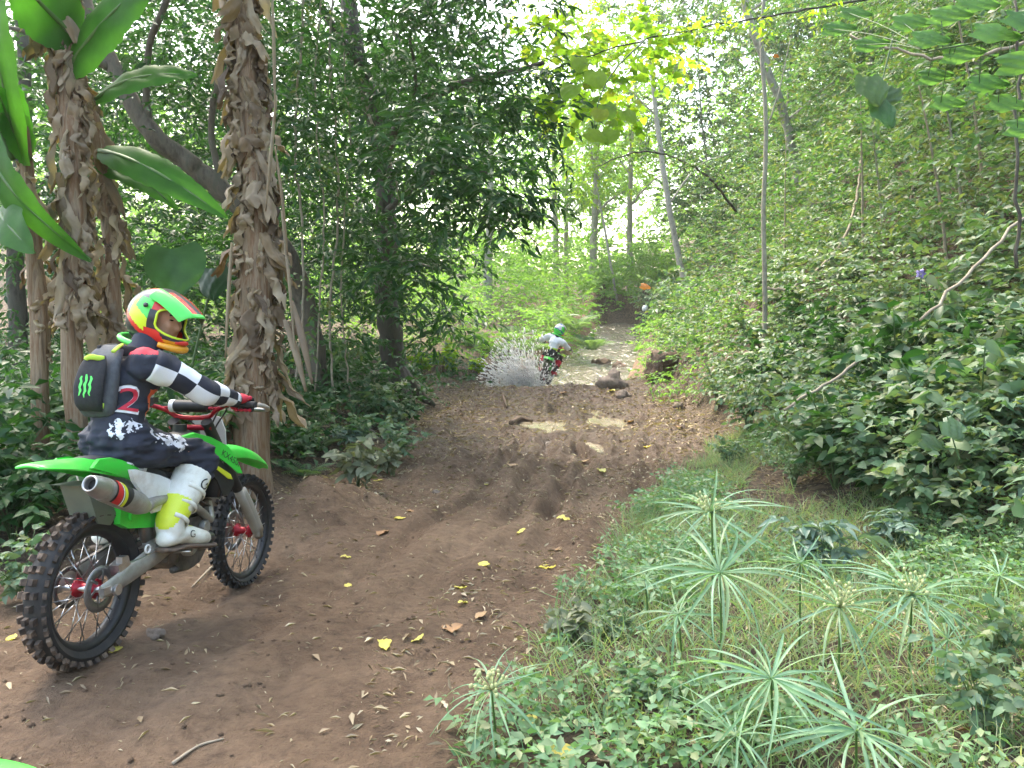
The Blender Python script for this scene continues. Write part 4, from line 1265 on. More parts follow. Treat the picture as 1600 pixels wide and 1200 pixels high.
    # boots
    for s in (-1, 1):
        out = .06 * s
        q = MB()
        top_ = kn[s] * .78 + an[s] * .22
        q.tube([top_ + (-.02, 0, .0), kn[s] * .5 + an[s] * .5 + (-.025, 0, 0), an[s] + (-.01, 0, .03), an[s] + (-.005, 0, -.035)], [.092, .09, .07, .064], 18, 14, flat=.95, round_=False)
        q.tube([an[s] + (-.045, 0, -.055), an[s] + (.05, s * .015, -.05), an[s] + (.15, s * .035, -.078), an[s] + (.235, s * .055, -.10)], [.048, .056, .05, .036], 16, 14, flat=.85, round_=True)
        bm_ = remesh(q, vs, 2, 'boot')
        for k in pal['boot']: bm_.materials.append(k)
        c = np.array([f.center for f in bm_.polygons])
        rel = c - an[s]
        sh_dir = nrm(kn[s] - an[s])
        mi = np.zeros(len(c), int)
        hgt = rel @ sh_dir
        fx = rel[:, 0] - hgt * sh_dir[0] / max(.2, sh_dir[2]) * .9
        mi[(fx < -.045) & (hgt < .12)] = 1
        mi[(np.abs(hgt - .055) < .018) & (rel[:, 2] > -.02)] = 1
        mi[(hgt > .15) & (fx > .03)] = 2
        mi[(hgt > .22) & (fx > -.01)] = 1
        mi[(rel[:, 0] > .205)] = 2
        bm_.polygons.foreach_set('material_index', mi); bm_.update()
        bo = link('boot', bm_, None, t)
        so = MB()
        path = [an[s] + (-.085, 0, -.10), an[s] + (-.03, s * .003, -.112), an[s] + (.06, s * .018, -.108), an[s] + (.16, s * .038, -.125), an[s] + (.25, s * .057, -.14), an[s] + (.272, s * .06, -.135)]
        so.tube(path, [.036, .046, .046, .05, .04, .02], 16, 18, flat=.32, up=(0, 0, 1))
        so.build('sole', M['boot_sole'], bo)
        st = [(kn[s] * .5 + an[s] * .5, .0905), (kn[s] * .3 + an[s] * .7, .080), (an[s] + (.02, 0, .03), .074)]
        for cc, r_ in st:
            dr = np.array((-.18, 0, .98))
            MB().lathe([(r_, -.011), (r_ + .005, -.009), (r_ + .005, .009), (r_, .011)], (0, 0, 0), axis='z', seg=22, a0=-2.5, a1=.9).build('buckle_strap', pal['strap'], bo).matrix_local = Matrix.Translation(Vector(cc) + Vector((-.02, 0, 0))) @ Matrix.Rotation(.62, 4, 'Y')
        if marks and s < 0:
            decal('G', .075, bm_, M['black_g'], 'emblem', frame_m((.46, -.6, .735), (.9, 0, .25), (-.25, 0, 1)), bo, squash=1.15)
            decal('G', .05, bm_, M['black_g'], 'emblem', frame_m((.42, -.6, .50), (.95, 0, -.1), (.1, 0, 1)), bo, squash=1.15)
    hm = helmet(t, hc, HR, pal['helmet'], fine)
    if marks:
        # red figure with white edge on the right of the back
        for sz, mt, nm_, lf in ((.185, M['white_cloth'], 'number_edge', .004), (.15, M['red_cloth'], 'number', .007)):
            decal('2', sz, jm, mt, nm_, frame_m((.125 - .33, -.12 - .5, 1.215), (.83, -.55, -.2), (.2, 0, 1)), jo, squash=1.15 if sz > .16 else 1.25, lift=lf)
    return t


PAL1 = dict(jersey=[M['navy'], M['red_cloth'], M['orange_cloth'], M['white_cloth']], sleeve=M['checker'], glove=(M['red_cloth'], M['black_cloth']), pants=M['pants'],
            boot=[M['boot_white'], M['boot_neon'], M['h_black']], strap=M['boot_white'],
            helmet=dict(shell=[M['h_black'], M['h_green'], M['h_yellow'], M['h_red'], M['h_black'], M['h_grey'], M['h_orange']], chin=M['h_orange'], vent=M['h_red'], cheek=M['h_red'], roll=M['h_green'],
                        trim=M['h_yellow'], peak=[M['h_green'], M['h_green'], M['h_yellow'], M['h_red'], M['h_black']]))
PAL2 = dict(jersey=[M['white_cloth'], M['neon_cloth'], M['navy']], sleeve=M['white_cloth'], glove=(M['black_cloth'], M['black_cloth']), pants=M['pants2'],
            boot=[M['red_cloth'], M['h_black'], M['h_black']], strap=M['h_black'],
            helmet=dict(shell=[M['h_white'], M['h_green'], M['h_green'], M['h_blue'], M['h_green'], M['h_white'], M['h_orange']], chin=M['h_orange'], vent=M['h_white'], cheek=M['h_orange'], roll=M['h_green'],
                        trim=M['h_black'], peak=[M['h_white'], M['h_white'], M['h_white'], M['h_blue'], M['h_black']]))
PAL3 = dict(PAL2, jersey=[M['black_cloth'], M['grey_cloth'], M['black_cloth']], sleeve=M['black_cloth'],
            helmet=dict(shell=[M['h_white']] * 7, chin=M['h_white'], vent=M['h_black'], cheek=M['h_white'], roll=M['h_black'], trim=M['h_black'], peak=[M['h_white']] * 5))
make_rider(BIKE1, 'rider in navy jersey with chequered sleeves and green helmet, turning to look right', PAL1, math.radians(-97))

# backpack on the near rider
bp = empty('backpack', label='grey and black backpack with green claw mark worn by the rider with chequered sleeves', cat='backpack', mat=BIKE1 @ Matrix.Translation((.075, .03, .045)) @ Matrix.Diagonal((.66, .88, .97, 1)))
A = catmull(np.array([(.005, 1.075, .075, .045), (-.005, 1.12, .09, .065), (.005, 1.21, .098, .072), (.04, 1.31, .094, .068), (.10, 1.375, .08, .05), (.155, 1.405, .055, .025)]), 24)
secs = []
for x, z, hw, dp in A:
    ring = []
    for a in np.linspace(0, 2 * math.pi, 26, endpoint=False):
        ca, sa = math.cos(a), math.sin(a)
        ring.append((x + dp * abs(ca) ** .7 * (1 if ca > 0 else -1) * (.9 if ca < 0 else .6) + .02, hw * abs(sa) ** .75 * (1 if sa > 0 else -1), z - .25 * dp * (1 if ca < 0 else 0) * abs(ca)))
    secs.append(ring)
bagm = MB().loft(secs).mesh('main_compartment'); displace(bagm, .012, 10, 4)
bag = link('main_compartment', bagm, M['grey_cloth'], bp)
A2 = catmull(np.array([(-.05, 1.09, .06, .03), (-.075, 1.13, .074, .04), (-.075, 1.21, .08, .04), (-.045, 1.29, .072, .032), (-.01, 1.345, .052, .02)]), 18)
secs = [[(x + dp * math.cos(a), hw * abs(math.sin(a)) ** .8 * (1 if math.sin(a) > 0 else -1) , z) for a in np.linspace(0, 2 * math.pi, 22, endpoint=False)] for x, z, hw, dp in A2]
pkm = MB().loft(secs).mesh('front_pocket'); displace(pkm, .008, 14, 6)
pk = link('front_pocket', pkm, M['black_cloth'], bp)
# three ragged claw strokes
for q, (y, ln) in enumerate(((.026, .09), (.0, .105), (-.026, .09))):
    pts = [(-.2, y + .004 * math.sin(k * 2.1 + q), 1.205 + ln * (.5 - k / 7)) for k in range(8)]
    bv = BVHTree.FromPolygons([v.co.copy() for v in pkm.vertices], [tuple(p_.vertices) for p_ in pkm.polygons])
    Vv = []; Ff = []
    for k, pnt in enumerate(pts):
        w = (.004, .007, .006, .008, .006, .007, .005, .002)[k]
        for s in (-1, 1):
            h = bv.ray_cast(Vector((-.4, pnt[1] + s * w, pnt[2])), Vector((1, 0, 0)))
            Vv.append((h[0].x - .003, h[0].y, h[0].z) if h[0] else (pnt[0] + .09, pnt[1] + s * w, pnt[2]))
    for k in range(7): Ff.append((2 * k, 2 * k + 1, 2 * k + 3, 2 * k + 2))
    MB().add(Vv, Ff).build('claw_stroke', M['h_green'], pk)
for z0, y1, dx in ((1.33, .05, .075), (1.115, .065, .055)):
    MB().tube([(-.10 + dx, -y1, z0), (-.125 + dx, -y1 * .5, z0 + .004), (-.135 + dx, 0, z0 + .008), (-.125 + dx, y1 * .5, z0 + .004), (-.10 + dx, y1, z0)], .010, 8, 14, flat=1.3).build('piping', M['neon_cloth'], pk)
MB().tube([(.03, -.07, 1.365), (.07, -.08, 1.39), (.115, -.07, 1.40)], .015, 8, 10, flat=.5).build('top_flash', M['neon_cloth'], bag)
for s in (-1, 1):
    S0 = np.array((.165, -.185, 1.325)) if s < 0 else np.array((.36, .16, 1.35))
    MB().tube([(.115, s * .06, 1.375), (S0[0] + .03, S0[1] * .62, S0[2] + .042), (S0[0] + .115, S0[1] * .72, S0[2] + .0), (S0[0] + .09, S0[1] * .92, S0[2] - .10), (.19, s * .125, 1.13), (.08, s * .085, 1.10)], [.024, .027, .026, .02, .014, .012], 10, 30, flat=.35, up=(0, 1, 0)).build('shoulder_strap', M['black_cloth'], bp)
MB().tube([(.05, -.085, 1.11), (.13, -.125, 1.112), (.23, -.128, 1.115), (.30, -.08, 1.12)], .022, 10, 14, flat=.3, up=(0, 1, 0)).build('waist_strap', M['black_cloth'], bp)
# ------------------------------------------------------------------ the far riders
s2 = np.array((.74, 17.85)); z2 = float(stream_z(18.5)) - .06
BIKE2 = bike_matrix((s2[0], s2[1], z2 + .335), math.radians(78), math.radians(-3), math.radians(17))
make_rider(BIKE2, 'rider in white and neon jersey splashing through the ford', PAL2, math.radians(-25), fine=False, marks=False)
b2 = copy_tree(bike); b2.matrix_world = BIKE2
b2['label'] = 'muddy green dirt bike in the water of the ford, under the rider in white'
q3 = pix(1006, 505, 31.0)
BIKE3 = bike_matrix((q3[0] - .1, q3[1] - .4, float(stream_z(31)) - .42 + .335), math.radians(70), 0, 0)
make_rider(BIKE3, 'far rider with a white helmet, mostly hidden by bushes upstream', PAL3, math.radians(-5), fine=False, marks=False)
b3 = copy_tree(bike); b3.matrix_world = BIKE3
b3['label'] = 'dirt bike under the far rider with the white helmet, hidden by bushes upstream'

# corner of the photographer's own bike: arched green fender low on the left
fo = empty('bike_fender', tuple(pix(20, 1290, 1.05)), 'bright green plastic fender edge at the very bottom left corner', 'fender')
A = catmull(np.array([(-.16, -.02, .03, .0), (-.1, -.005, .06, .01), (0, 0, .075, .012), (.14, -.015, .085, .014), (.3, -.06, .09, .014)]), 22)
secs = []
for x, z, hw, cr in A:
    top = [(-x, hw * w, z + cr * (1 - w * w) - .02 * abs(w) ** 4) for w in np.linspace(-1, 1, 13)]
    secs.append(top + [(p[0], p[1] * .96, p[2] - .006) for p in top[::-1]])
fs = MB().loft(secs).build('fender_shell', M['green'], fo, auto=50)
MB().tube([(.02, 0, -.005), (-.1, 0, -.02), (-.28, 0, -.075)], [.012, .016, .02], 10, 10, flat=.6).build('stiffening_rib', M['black_pl'], fs)
fo.rotation_euler = (0, 0, math.radians(150))
fo.location = pix(0, 1236, 1.05)

# ------------------------------------------------------------------ water thrown up by the rear wheel in the ford
def spray_mat():
    m, nt, b = new_mat('spray_water')
    n = noise(nt, 2.2, 3)
    r_ = ramp(nt, [(.30, (.92, .80, .68)), (.42, (.98, .96, .93)), (.65, (.99, .985, .97))], n.outputs[0])
    nt.links.new(r_.outputs[0], b.inputs['Base Color']); b.inputs['Roughness'].default_value = .3
    tr = nt.nodes.new('ShaderNodeBsdfTranslucent'); nt.links.new(r_.outputs[0], tr.inputs[0])
    ms = nt.nodes.new('ShaderNodeMixShader'); ms.inputs[0].default_value = .65
    nt.links.new(b.outputs[0], ms.inputs[1]); nt.links.new(tr.outputs[0], ms.inputs[2]); nt.links.new(ms.outputs[0], nt.nodes['Material Output'].inputs[0])
    return m


M['spray'] = spray_mat()
c0 = np.array((.58, 17.6, z2 + .05))
n = 24000
th = rng.normal(math.radians(205), .75, n); el_ = np.abs(rng.normal(.55, .42, n)); sp = rng.random(n) ** .7
rad = sp * 1.75 * (.35 + .65 * rng.random(n))
P = np.column_stack([c0[0] + np.cos(th) * np.cos(el_) * rad, c0[1] + np.sin(th) * np.cos(el_) * rad * .7, c0[2] + np.sin(el_) * rad * 1.15 - .30 * sp ** 2])
keep = P[:, 2] > z2 + .03
P = P[keep]; n = len(P)
oc = np.array([(1, 0, 0), (-1, 0, 0), (0, 1, 0), (0, -1, 0), (0, 0, 1), (0, 0, -1)], float)
of = np.array([(0, 2, 4), (2, 1, 4), (1, 3, 4), (3, 0, 4), (2, 0, 5), (1, 2, 5), (3, 1, 5), (0, 3, 5)])
tv = nrm(np.array([(1, 1, 1), (-1, -1, 1), (-1, 1, -1), (1, -1, -1)], float)); tf4 = np.array([(0, 1, 2), (0, 3, 1), (0, 2, 3), (1, 3, 2)])
r = .003 + .026 * rng.random(n) ** 6
dr = nrm(P - c0)
st = 1 + 5 * rng.random(n) ** 2
Vs = P[:, None, :] + tv[None] * r[:, None, None]
Vs = Vs + dr[:, None, :] * ((Vs - P[:, None, :]) * dr[:, None, :]).sum(2, keepdims=True) * (st - 1)[:, None, None]
sp_o = link('water_splash', tri_mesh('water_splash', Vs.reshape(-1, 3), (tf4[None] + (np.arange(n) * 4)[:, None, None]).reshape(-1, 3)), M['spray'])
tag(sp_o, 'white and brown water spray thrown up behind the rider in white', 'splash', kind='stuff')
# churned foam on the pool
fp = []; fr_ = rng.random(2600) ** .5
for k in range(2600):
    a = rng.random() * 6.283
    fp.append((.35 + 1.15 * fr_[k] * math.cos(a), 18.1 + .8 * fr_[k] * math.sin(a), float(stream_z(18.2)) + .03 + .10 * rng.random() ** 2 * (1 - fr_[k])))
fp = np.array(fp); n = len(fp)
Vs = fp[:, None, :] + oc[None] * np.array([1, 1, .28]) * (.02 + .05 * rng.random(n) ** 2)[:, None, None]
tag(link('foam', tri_mesh('foam', Vs.reshape(-1, 3), (of[None] + (np.arange(n) * 6)[:, None, None]).reshape(-1, 3)), M['spray']), 'white churned foam on the pool behind the rider in white', 'foam', kind='stuff')

# ------------------------------------------------------------------ banana plants
def sheath_mesh(L, w, curl, seed):
    """one dead hanging banana sheath: crumpled, folded strip with a ragged end"""
    r_ = np.random.default_rng(seed); nu, nv = 9, 6; Vv = []
    ph = r_.random(4) * 6.28
    for i in range(nu + 1):
        s = i / nu
        for j in range(nv + 1):
            q = -1 + 2 * j / nv
            ww = w * (.55 + .75 * math.sin(math.pi * min(1, s * .8 + .12)) + .15 * math.sin(s * 7 + ph[0]))
            x = q * ww * .5 + .02 * math.sin(s * 5 + ph[1])
            y = -curl * (math.sin(s * 2.4) * .5) - .28 * ww * math.cos(q * 1.9 + .6 * math.sin(s * 6 + ph[2])) + .016 * math.sin(q * 5 + s * 9 + ph[3]) + .02 * math.sin(s * 13 + ph[1])
            z = -L * s * (1 - .08 * abs(q) * s) + (.10 * L * math.sin(q * 4 + ph[0]) * max(0, s - .6) * 2.5)
            Vv.append((x, y, z))
    k = nv + 1
    return tri_mesh('dry_sheath', np.array(Vv), np.array([(i * k + j, i * k + j + 1, (i + 1) * k + j + 1, (i + 1) * k + j) for i in range(nu) for j in range(nv)]))


SHEATHS = [sheath_mesh(.16 + .03 * i, .036 + .011 * (i % 5), .02 + .035 * (i % 3), 40 + i) for i in range(10)]
for m_ in SHEATHS: m_.materials.append(M['dry_sheath'])


def banana_leaf_mesh(L, W, droop, tears=0):
    nu, nv = 22, 8; Vv = []; mid = []
    for i in range(nu + 1):
        s = i / nu
        zc = .35 * L * s - droop * L * s * s
        xx = L * s * (1 - .18 * droop * s)
        ww = W * (math.sin(math.pi * min(1, .06 + .94 * s) ** .8) ** .65 if s < .995 else .02)
        mid.append((xx, 0, zc - .006))
        for j in range(nv + 1):
            q = -1 + 2 * j / nv
            rag = 1 - (.12 * abs(math.sin(i * 1.7)) if abs(q) > .9 and tears else 0)
            Vv.append((xx + .05 * L * abs(q) * .5, q * ww * .5 * rag, zc + .10 * ww * abs(q) - .10 * ww * q * q * 1.6 + .008 * math.sin(i * 1.1 + j)))
    k = nv + 1
    lm = tri_mesh('leaf', np.array(Vv), np.array([(i * k + j, i * k + j + 1, (i + 1) * k + j + 1, (i + 1) * k + j) for i in range(nu) for j in range(nv)]))
    mm = MB().tube(mid, list(np.linspace(.022, .005, len(mid))), 7).mesh('midrib')
    return lm, mm


def add_banana_leaf(root, base, tip_dir, L, W, droop, roll=0.0, tears=1, mat='banana_leaf'):
    lm, mm = banana_leaf_mesh(L, W, droop, tears)
    o = link('leaf', lm, M[mat], root)
    d = Vector(tip_dir).normalized()
    q = d.to_track_quat('X', 'Z').to_matrix() @ Matrix.Rotation(roll, 3, 'X')
    o.matrix_local = Matrix.Translation(Vector(base) - root.location) @ q.to_4x4()
    link('midrib', mm, M['midrib'] if mat == 'banana_leaf' else M['dead_frond'], o)
    return o


def banana(label, path, n_sheath, sc=1.0, spread=1.0, zr=(0.05, 1.0), group=None):
    """path: (x,y,z,r) rows of the stem from the ground up"""
    b = np.array(path[0][:3])
    t = empty('banana_plant', tuple(b), label, 'banana plant', group)
    T = catmull(np.array(path, float), 40)
    me = MB().tube(T[:, :3] - b, T[:, 3], 18).mesh('stem'); displace(me, .03, 7, 2, (2.5, 2.5, .3))
    link('stem', me, M['pseudostem'], t)
    for k in range(n_sheath):
        f = zr[0] + (zr[1] - zr[0]) * ((k + rng.random()) / n_sheath) ** 1.25
        i = min(len(T) - 2, int(f * (len(T) - 1)))
        an = rng.random() * 6.283
        r_ = T[i, 3]
        p = T[i, :3] + np.array((math.cos(an), math.sin(an), 0)) * r_ * (.9 + .15 * rng.random())
        o = link('dry_sheath', SHEATHS[k % len(SHEATHS)], None, t)
        # local -y looks away from the stem
        tilt = (.02 + .55 * rng.random() ** 4) * spread
        o.matrix_local = Matrix.Translation(Vector(p - b)) @ Matrix.Rotation(an + math.pi / 2, 4, 'Z') @ Matrix.Rotation(-tilt, 4, 'X') @ Matrix.Rotation(rng.normal() * .3, 4, 'Y') @ Matrix.Diagonal((sc * (.8 + .7 * rng.random()), sc, sc * (.7 + .8 * rng.random()), 1))
    return t


gA = gnd(400, 745)
dA = 6.3
A0 = pix(398, 738, dA); A0[2] = gz(A0[0], A0[1]) - .05
sA = banana('tall banana stem shaggy with dry brown leaf sheaths, beyond the near bike handlebar',
            [(A0[0], A0[1], A0[2], .16), (*pix(392, 660, dA), .15), (*pix(400, 480, dA), .13), (*pix(402, 300, dA), .11), (*pix(388, 150, dA), .10), (*pix(380, 0, dA), .085), (*pix(372, -180, dA), .08)], 260, 1.0, 1.0, (.22, .92))
# long dry strips swinging off the tall stem
for k, (u0, v0, u1, v1) in enumerate(((425, -20, 430, 190), (432, 150, 415, 330), (455, 470, 488, 600), (445, 500, 478, 612), (440, 330, 462, 560), (362, 380, 352, 560), (430, 230, 450, 400))):
    a_, b_ = pix(u0, v0, dA - .18), pix(u1, v1, dA - .28)
    m_ = (a_ + b_) / 2 + np.array((.02, -.05, .03))
    o = MB().tube([a_ - A0, m_ - A0, b_ - A0], [.02, .035, .012], 7, 12, flat=.3).build('dry_strip', M['dry_sheath'], sA)
for k, (L_, W_, dr_, dirv) in enumerate(((2.3, .5, .5, (-.6, .3, .5)), (2.3, .5, .6, (.5, .7, .4)), (2.0, .45, .7, (-.2, -.6, .6)), (2.2, .5, .6, (.7, -.3, .6)))):
    add_banana_leaf(sA, pix(372, -190, dA), dirv, L_, W_, dr_)

dB = 5.6
B0 = pix(125, 740, dB); B0[2] = gz(B0[0], B0[1]) - .05
sB = banana('leaning clump of banana stems hung with torn dry leaves, behind the near rider',
            [(B0[0], B0[1], B0[2], .07), (*pix(112, 520, dB), .07), (*pix(116, 350, dB), .07), (*pix(110, 180, dB), .07), (*pix(98, 60, dB), .065), (*pix(85, -120, dB), .06)], 120, .95, 1.1, (.25, .97))
B1 = pix(165, 740, dB + .5); B1[2] = gz(B1[0], B1[1]) - .05
sB2 = banana('thinner banana stem in dry brown sheaths, right beside the leaning clump',
             [(*B1, .055), (*pix(180, 520, dB + .5), .055), (*pix(168, 330, dB + .5), .05), (*pix(140, 150, dB + .5), .045)], 60, .9, 1.0, (.3, .97))
dC = 5.9
C0 = pix(60, 740, dC); C0[2] = gz(C0[0], C0[1]) - .05
sC = banana('dark slim banana stem at the left edge with broad upright green leaves', [(*C0, .06), (*pix(62, 500, dC), .055), (*pix(45, 300, dC), .05), (*pix(35, 200, dC), .045)], 12, .7, .8, (.3, .85))
def leaf_px(root, u0, v0, d0, u1, v1, d1, W, droop, roll=0.0, mat='banana_leaf'):
    a_, b_ = pix(u0, v0, d0), pix(u1, v1, d1)
    L_ = np.linalg.norm(b_ - a_)
    # aim so that the drooped tip lands at the far end
    k = L_ / (1 - .18 * droop)
    dz = (.35 - droop)
    tgt = nrm(b_ - a_)
    d = Vector(tgt); q = math.atan2(dz, 1 - .18 * droop)
    ang = math.asin(np.clip(tgt[2], -1, 1)) - q
    hx = nrm(np.array((tgt[0], tgt[1], 0.0)))
    dirv = (hx[0] * math.cos(ang), hx[1] * math.cos(ang), math.sin(ang))
    return add_banana_leaf(root, a_, dirv, L_ / math.hypot(1 - .18 * droop, dz), W, droop, roll, mat=mat)
leaf_px(sC, 35, 260, dC, 40, -110, dC - .3, .75, .15, 1.35)
leaf_px(sC, 20, 250, dC, -60, 20, dC - .4, .6, .3, 1.2)
leaf_px(sC, 45, 250, dC, 30, 130, dC - .3, .45, .1, 1.3)
leaf_px(sC, 30, 330, dC, -10, 420, dC - .9, .4, .6, .9)
leaf_px(sC, 0, 180, dC - .2, 10, 460, dC - .6, .35, .7, 1.2)
leaf_px(sB, 105, 110, dB, 262, -50, dB - .2, .52, .2, 1.25)
leaf_px(sB, 150, 155, dB + .1, 300, 120, dB - .1, .30, .4, 1.0)
leaf_px(sB2, 155, 235, dB + .4, 322, 352, dB + .1, .30, .5, 1.0)
leaf_px(sB2, 150, 260, dB + .5, 270, 330, dB + .6, .25, .5, .7)
leaf_px(sB, 120, 60, dB, 20, -60, dB - .6, .55, .3, 1.2)
# broad taro-like leaf hanging above the near rider's helmet
tl = empty('taro_plant', tuple(pix(262, 600, 6.6) * [1, 1, 0] + [0, 0, gz(*pix(262, 600, 6.6)[:2])]), 'broad dark heart-shaped leaf on a stalk just above the green helmet', 'plant')
def big_leaf(root, c, right, up, L, W, mat, name='leaf', stalk_to=None, bow=.12):
    nu, nv = 12, 8; Vv = []
    r_ = np.array(right, float); r_ /= np.linalg.norm(r_); u_ = np.array(up, float); u_ -= (u_ @ r_) * r_; u_ /= np.linalg.norm(u_); n_ = np.cross(r_, u_)
    for i in range(nu + 1):
        s = i / nu; ww = W * (math.sin(math.pi * (.08 + .92 * s) ** .62) ** .7 if s < .99 else .03)
        for j in range(nv + 1):
            q = -1 + 2 * j / nv
            back = .16 * L * abs(q) * max(0, 1 - s * 3)
            Vv.append(np.array(c) + u_ * (-(L * s - L * .2) + back) + r_ * (q * ww * .5) + n_ * (bow * L * math.sin(s * 2.2) - .12 * ww * abs(q) ** 1.4 + .012 * math.sin(j * 2 + i)))
    k = nv + 1
    lm = tri_mesh('leaf', np.array(Vv) - np.array(root.location), np.array([(i * k + j, i * k + j + 1, (i + 1) * k + j + 1, (i + 1) * k + j) for i in range(nu) for j in range(nv)]))
    o = link(name, lm, M[mat], root)
    if stalk_to is not None:
        p0 = np.array(c) + u_ * L * .1; p1 = np.array(stalk_to)
        mm = MB().tube([p0 - np.array(root.location), (p0 + p1) / 2 + [.03, 0, .12] - np.array(root.location), p1 - np.array(root.location)], [.008, .011, .014], 7, 12).mesh('stalk')
        link('stalk', mm, M['stem_green'], root)
    return o
big_leaf(tl, pix(272, 405, 6.2), (1, .2, .1), (0, .15, 1), .42, .5, 'leaf_dark', stalk_to=tl.location)
big_leaf(tl, pix(335, 430, 6.6), (1, -.2, .25), (0, .3, 1), .32, .36, 'leaf_dark', stalk_to=tl.location)
# ------------------------------------------------------------------ trees
def pc(u, v, d, ru, rv, rd, n, **kw):
    """leaf cloud centred on photo pixel (u,v) at depth d, radii in pixels across and metres in depth"""
    return cloud(pix(u, v, d), (ru * d / FPX, rd, rv * d / FPX), n, **kw)


def wc(x, y, z, rx, ry, rz, n, **kw):
    return cloud((x, y, z), (rx, ry, rz), n, **kw)


def pixpath(pts):
    return [P4(*p) for p in pts]


def base_on(u, v, d, r):
    p = pix(u, v, d)
    return (p[0], p[1], gz(p[0], p[1]) - .1, r)


big = dict(L=.17, asp=.34, droop=.5, tl=.4, k=8, tm='lance')
high = dict(big, tm='rh')
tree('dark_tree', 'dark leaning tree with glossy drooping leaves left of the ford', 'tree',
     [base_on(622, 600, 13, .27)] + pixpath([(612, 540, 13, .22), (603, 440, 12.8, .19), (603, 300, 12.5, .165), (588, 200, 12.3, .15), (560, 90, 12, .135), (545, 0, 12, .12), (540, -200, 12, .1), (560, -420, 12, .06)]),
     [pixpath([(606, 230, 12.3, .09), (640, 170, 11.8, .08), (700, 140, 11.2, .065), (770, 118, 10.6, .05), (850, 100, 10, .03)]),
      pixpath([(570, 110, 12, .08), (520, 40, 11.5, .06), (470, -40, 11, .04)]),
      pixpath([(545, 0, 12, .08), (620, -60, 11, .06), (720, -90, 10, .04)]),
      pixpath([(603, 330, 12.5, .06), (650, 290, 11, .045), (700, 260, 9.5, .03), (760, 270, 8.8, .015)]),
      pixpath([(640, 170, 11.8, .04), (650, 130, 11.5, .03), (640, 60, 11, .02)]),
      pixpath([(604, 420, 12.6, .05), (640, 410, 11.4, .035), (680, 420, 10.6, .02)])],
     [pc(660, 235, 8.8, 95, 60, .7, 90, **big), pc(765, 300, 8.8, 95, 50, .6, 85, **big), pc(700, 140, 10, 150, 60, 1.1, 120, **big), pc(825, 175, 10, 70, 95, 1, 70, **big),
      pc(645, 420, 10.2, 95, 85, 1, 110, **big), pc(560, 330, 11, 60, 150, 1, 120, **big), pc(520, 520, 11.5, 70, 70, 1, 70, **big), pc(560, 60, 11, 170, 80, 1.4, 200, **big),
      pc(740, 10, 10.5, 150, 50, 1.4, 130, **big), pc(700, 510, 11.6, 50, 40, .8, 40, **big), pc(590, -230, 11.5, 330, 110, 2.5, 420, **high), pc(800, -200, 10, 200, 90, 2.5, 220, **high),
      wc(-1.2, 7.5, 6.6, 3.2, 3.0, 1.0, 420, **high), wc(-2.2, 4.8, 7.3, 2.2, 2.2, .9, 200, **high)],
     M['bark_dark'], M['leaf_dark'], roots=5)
tree('leaning_tree', 'thick dark trunk leaning left behind the banana stems', 'tree',
     [base_on(500, 590, 10.8, .16)] + pixpath([(478, 480, 10.5, .15), (430, 375, 10, .15), (350, 300, 9.7, .14), (290, 250, 9.5, .13), (235, 205, 9.3, .12), (180, 110, 9.3, .1), (120, -20, 9.5, .12), (60, -250, 9.5, .08)]),
     [pixpath([(350, 300, 9.7, .05), (330, 200, 9.5, .04), (350, 90, 9.2, .05), (420, -30, 9, .03)]), pixpath([(235, 205, 9.3, .05), (230, 90, 9.2, .04), (260, 0, 9, .04), (300, -100, 9, .02)]), pixpath([(180, 110, 9.3, .06), (80, 60, 9, .04), (0, 40, 9, .02)])],
     [pc(300, 70, 9.4, 130, 80, 1, 150, L=.12, asp=.4), pc(260, 170, 10, 110, 60, 1, 80, L=.12, asp=.4), pc(470, 150, 9.2, 70, 160, .9, 130, L=.13, asp=.4), pc(300, 340, 10.6, 80, 70, 1, 60, L=.12, asp=.4),
      pc(60, 200, 10, 140, 190, 1.2, 200, L=.13, asp=.4), pc(220, 420, 11, 120, 70, 1, 90, L=.12, asp=.4), pc(440, 370, 11, 70, 130, 1, 130, L=.13, asp=.4), pc(250, -160, 9.5, 320, 110, 2, 330, L=.14, asp=.4),
      wc(-4.2, 5.0, 6.4, 2.6, 2.6, .9, 260, L=.14, asp=.4), wc(-5.5, 9, 7.0, 3.2, 3, 1.2, 260, L=.14, asp=.4)],
     M['bark_mid'], M['leaf_dark'])
tree('back_tree', 'leafy dark tree filling the gaps far left behind the banana clump', 'tree',
     [base_on(30, 560, 13, .16)] + pixpath([(25, 350, 13, .13), (40, 150, 13, .11), (20, -100, 13, .07)]),
     [pixpath([(25, 350, 13, .06), (90, 260, 12.5, .04), (150, 220, 12, .02)]), pixpath([(35, 200, 13, .06), (-30, 120, 12.5, .03)])],
     [pc(60, 340, 12.5, 150, 170, 1.4, 200, L=.15, asp=.42), pc(180, 300, 13.5, 120, 150, 1.2, 130, L=.15, asp=.42), pc(330, 420, 14, 120, 100, 1.4, 130, L=.14, asp=.42), pc(480, 430, 14.5, 90, 110, 1.2, 110, L=.14, asp=.42), pc(60, 60, 13, 160, 100, 1.4, 120, L=.15, asp=.42),
      pc(420, 60, 13, 120, 90, 1.2, 120, L=.15, asp=.42),
      pc(120, 150, 15, 220, 170, 1.6, 300, L=.18, asp=.42), pc(420, 230, 15.5, 200, 180, 1.6, 300, L=.18, asp=.42), pc(300, 20, 15, 250, 100, 1.6, 250, L=.18, asp=.42), pc(620, 120, 16, 180, 130, 1.6, 220, L=.18, asp=.42), pc(200, 450, 15, 250, 80, 1.6, 200, L=.18, asp=.42)],
     M['bark_dark'], M['leaf_dark'])
sm = dict(L=.11, asp=.42, tl=.35, k=8)
t3 = gnd(1079, 474)
d3 = float(np.hypot(t3[1], 0))
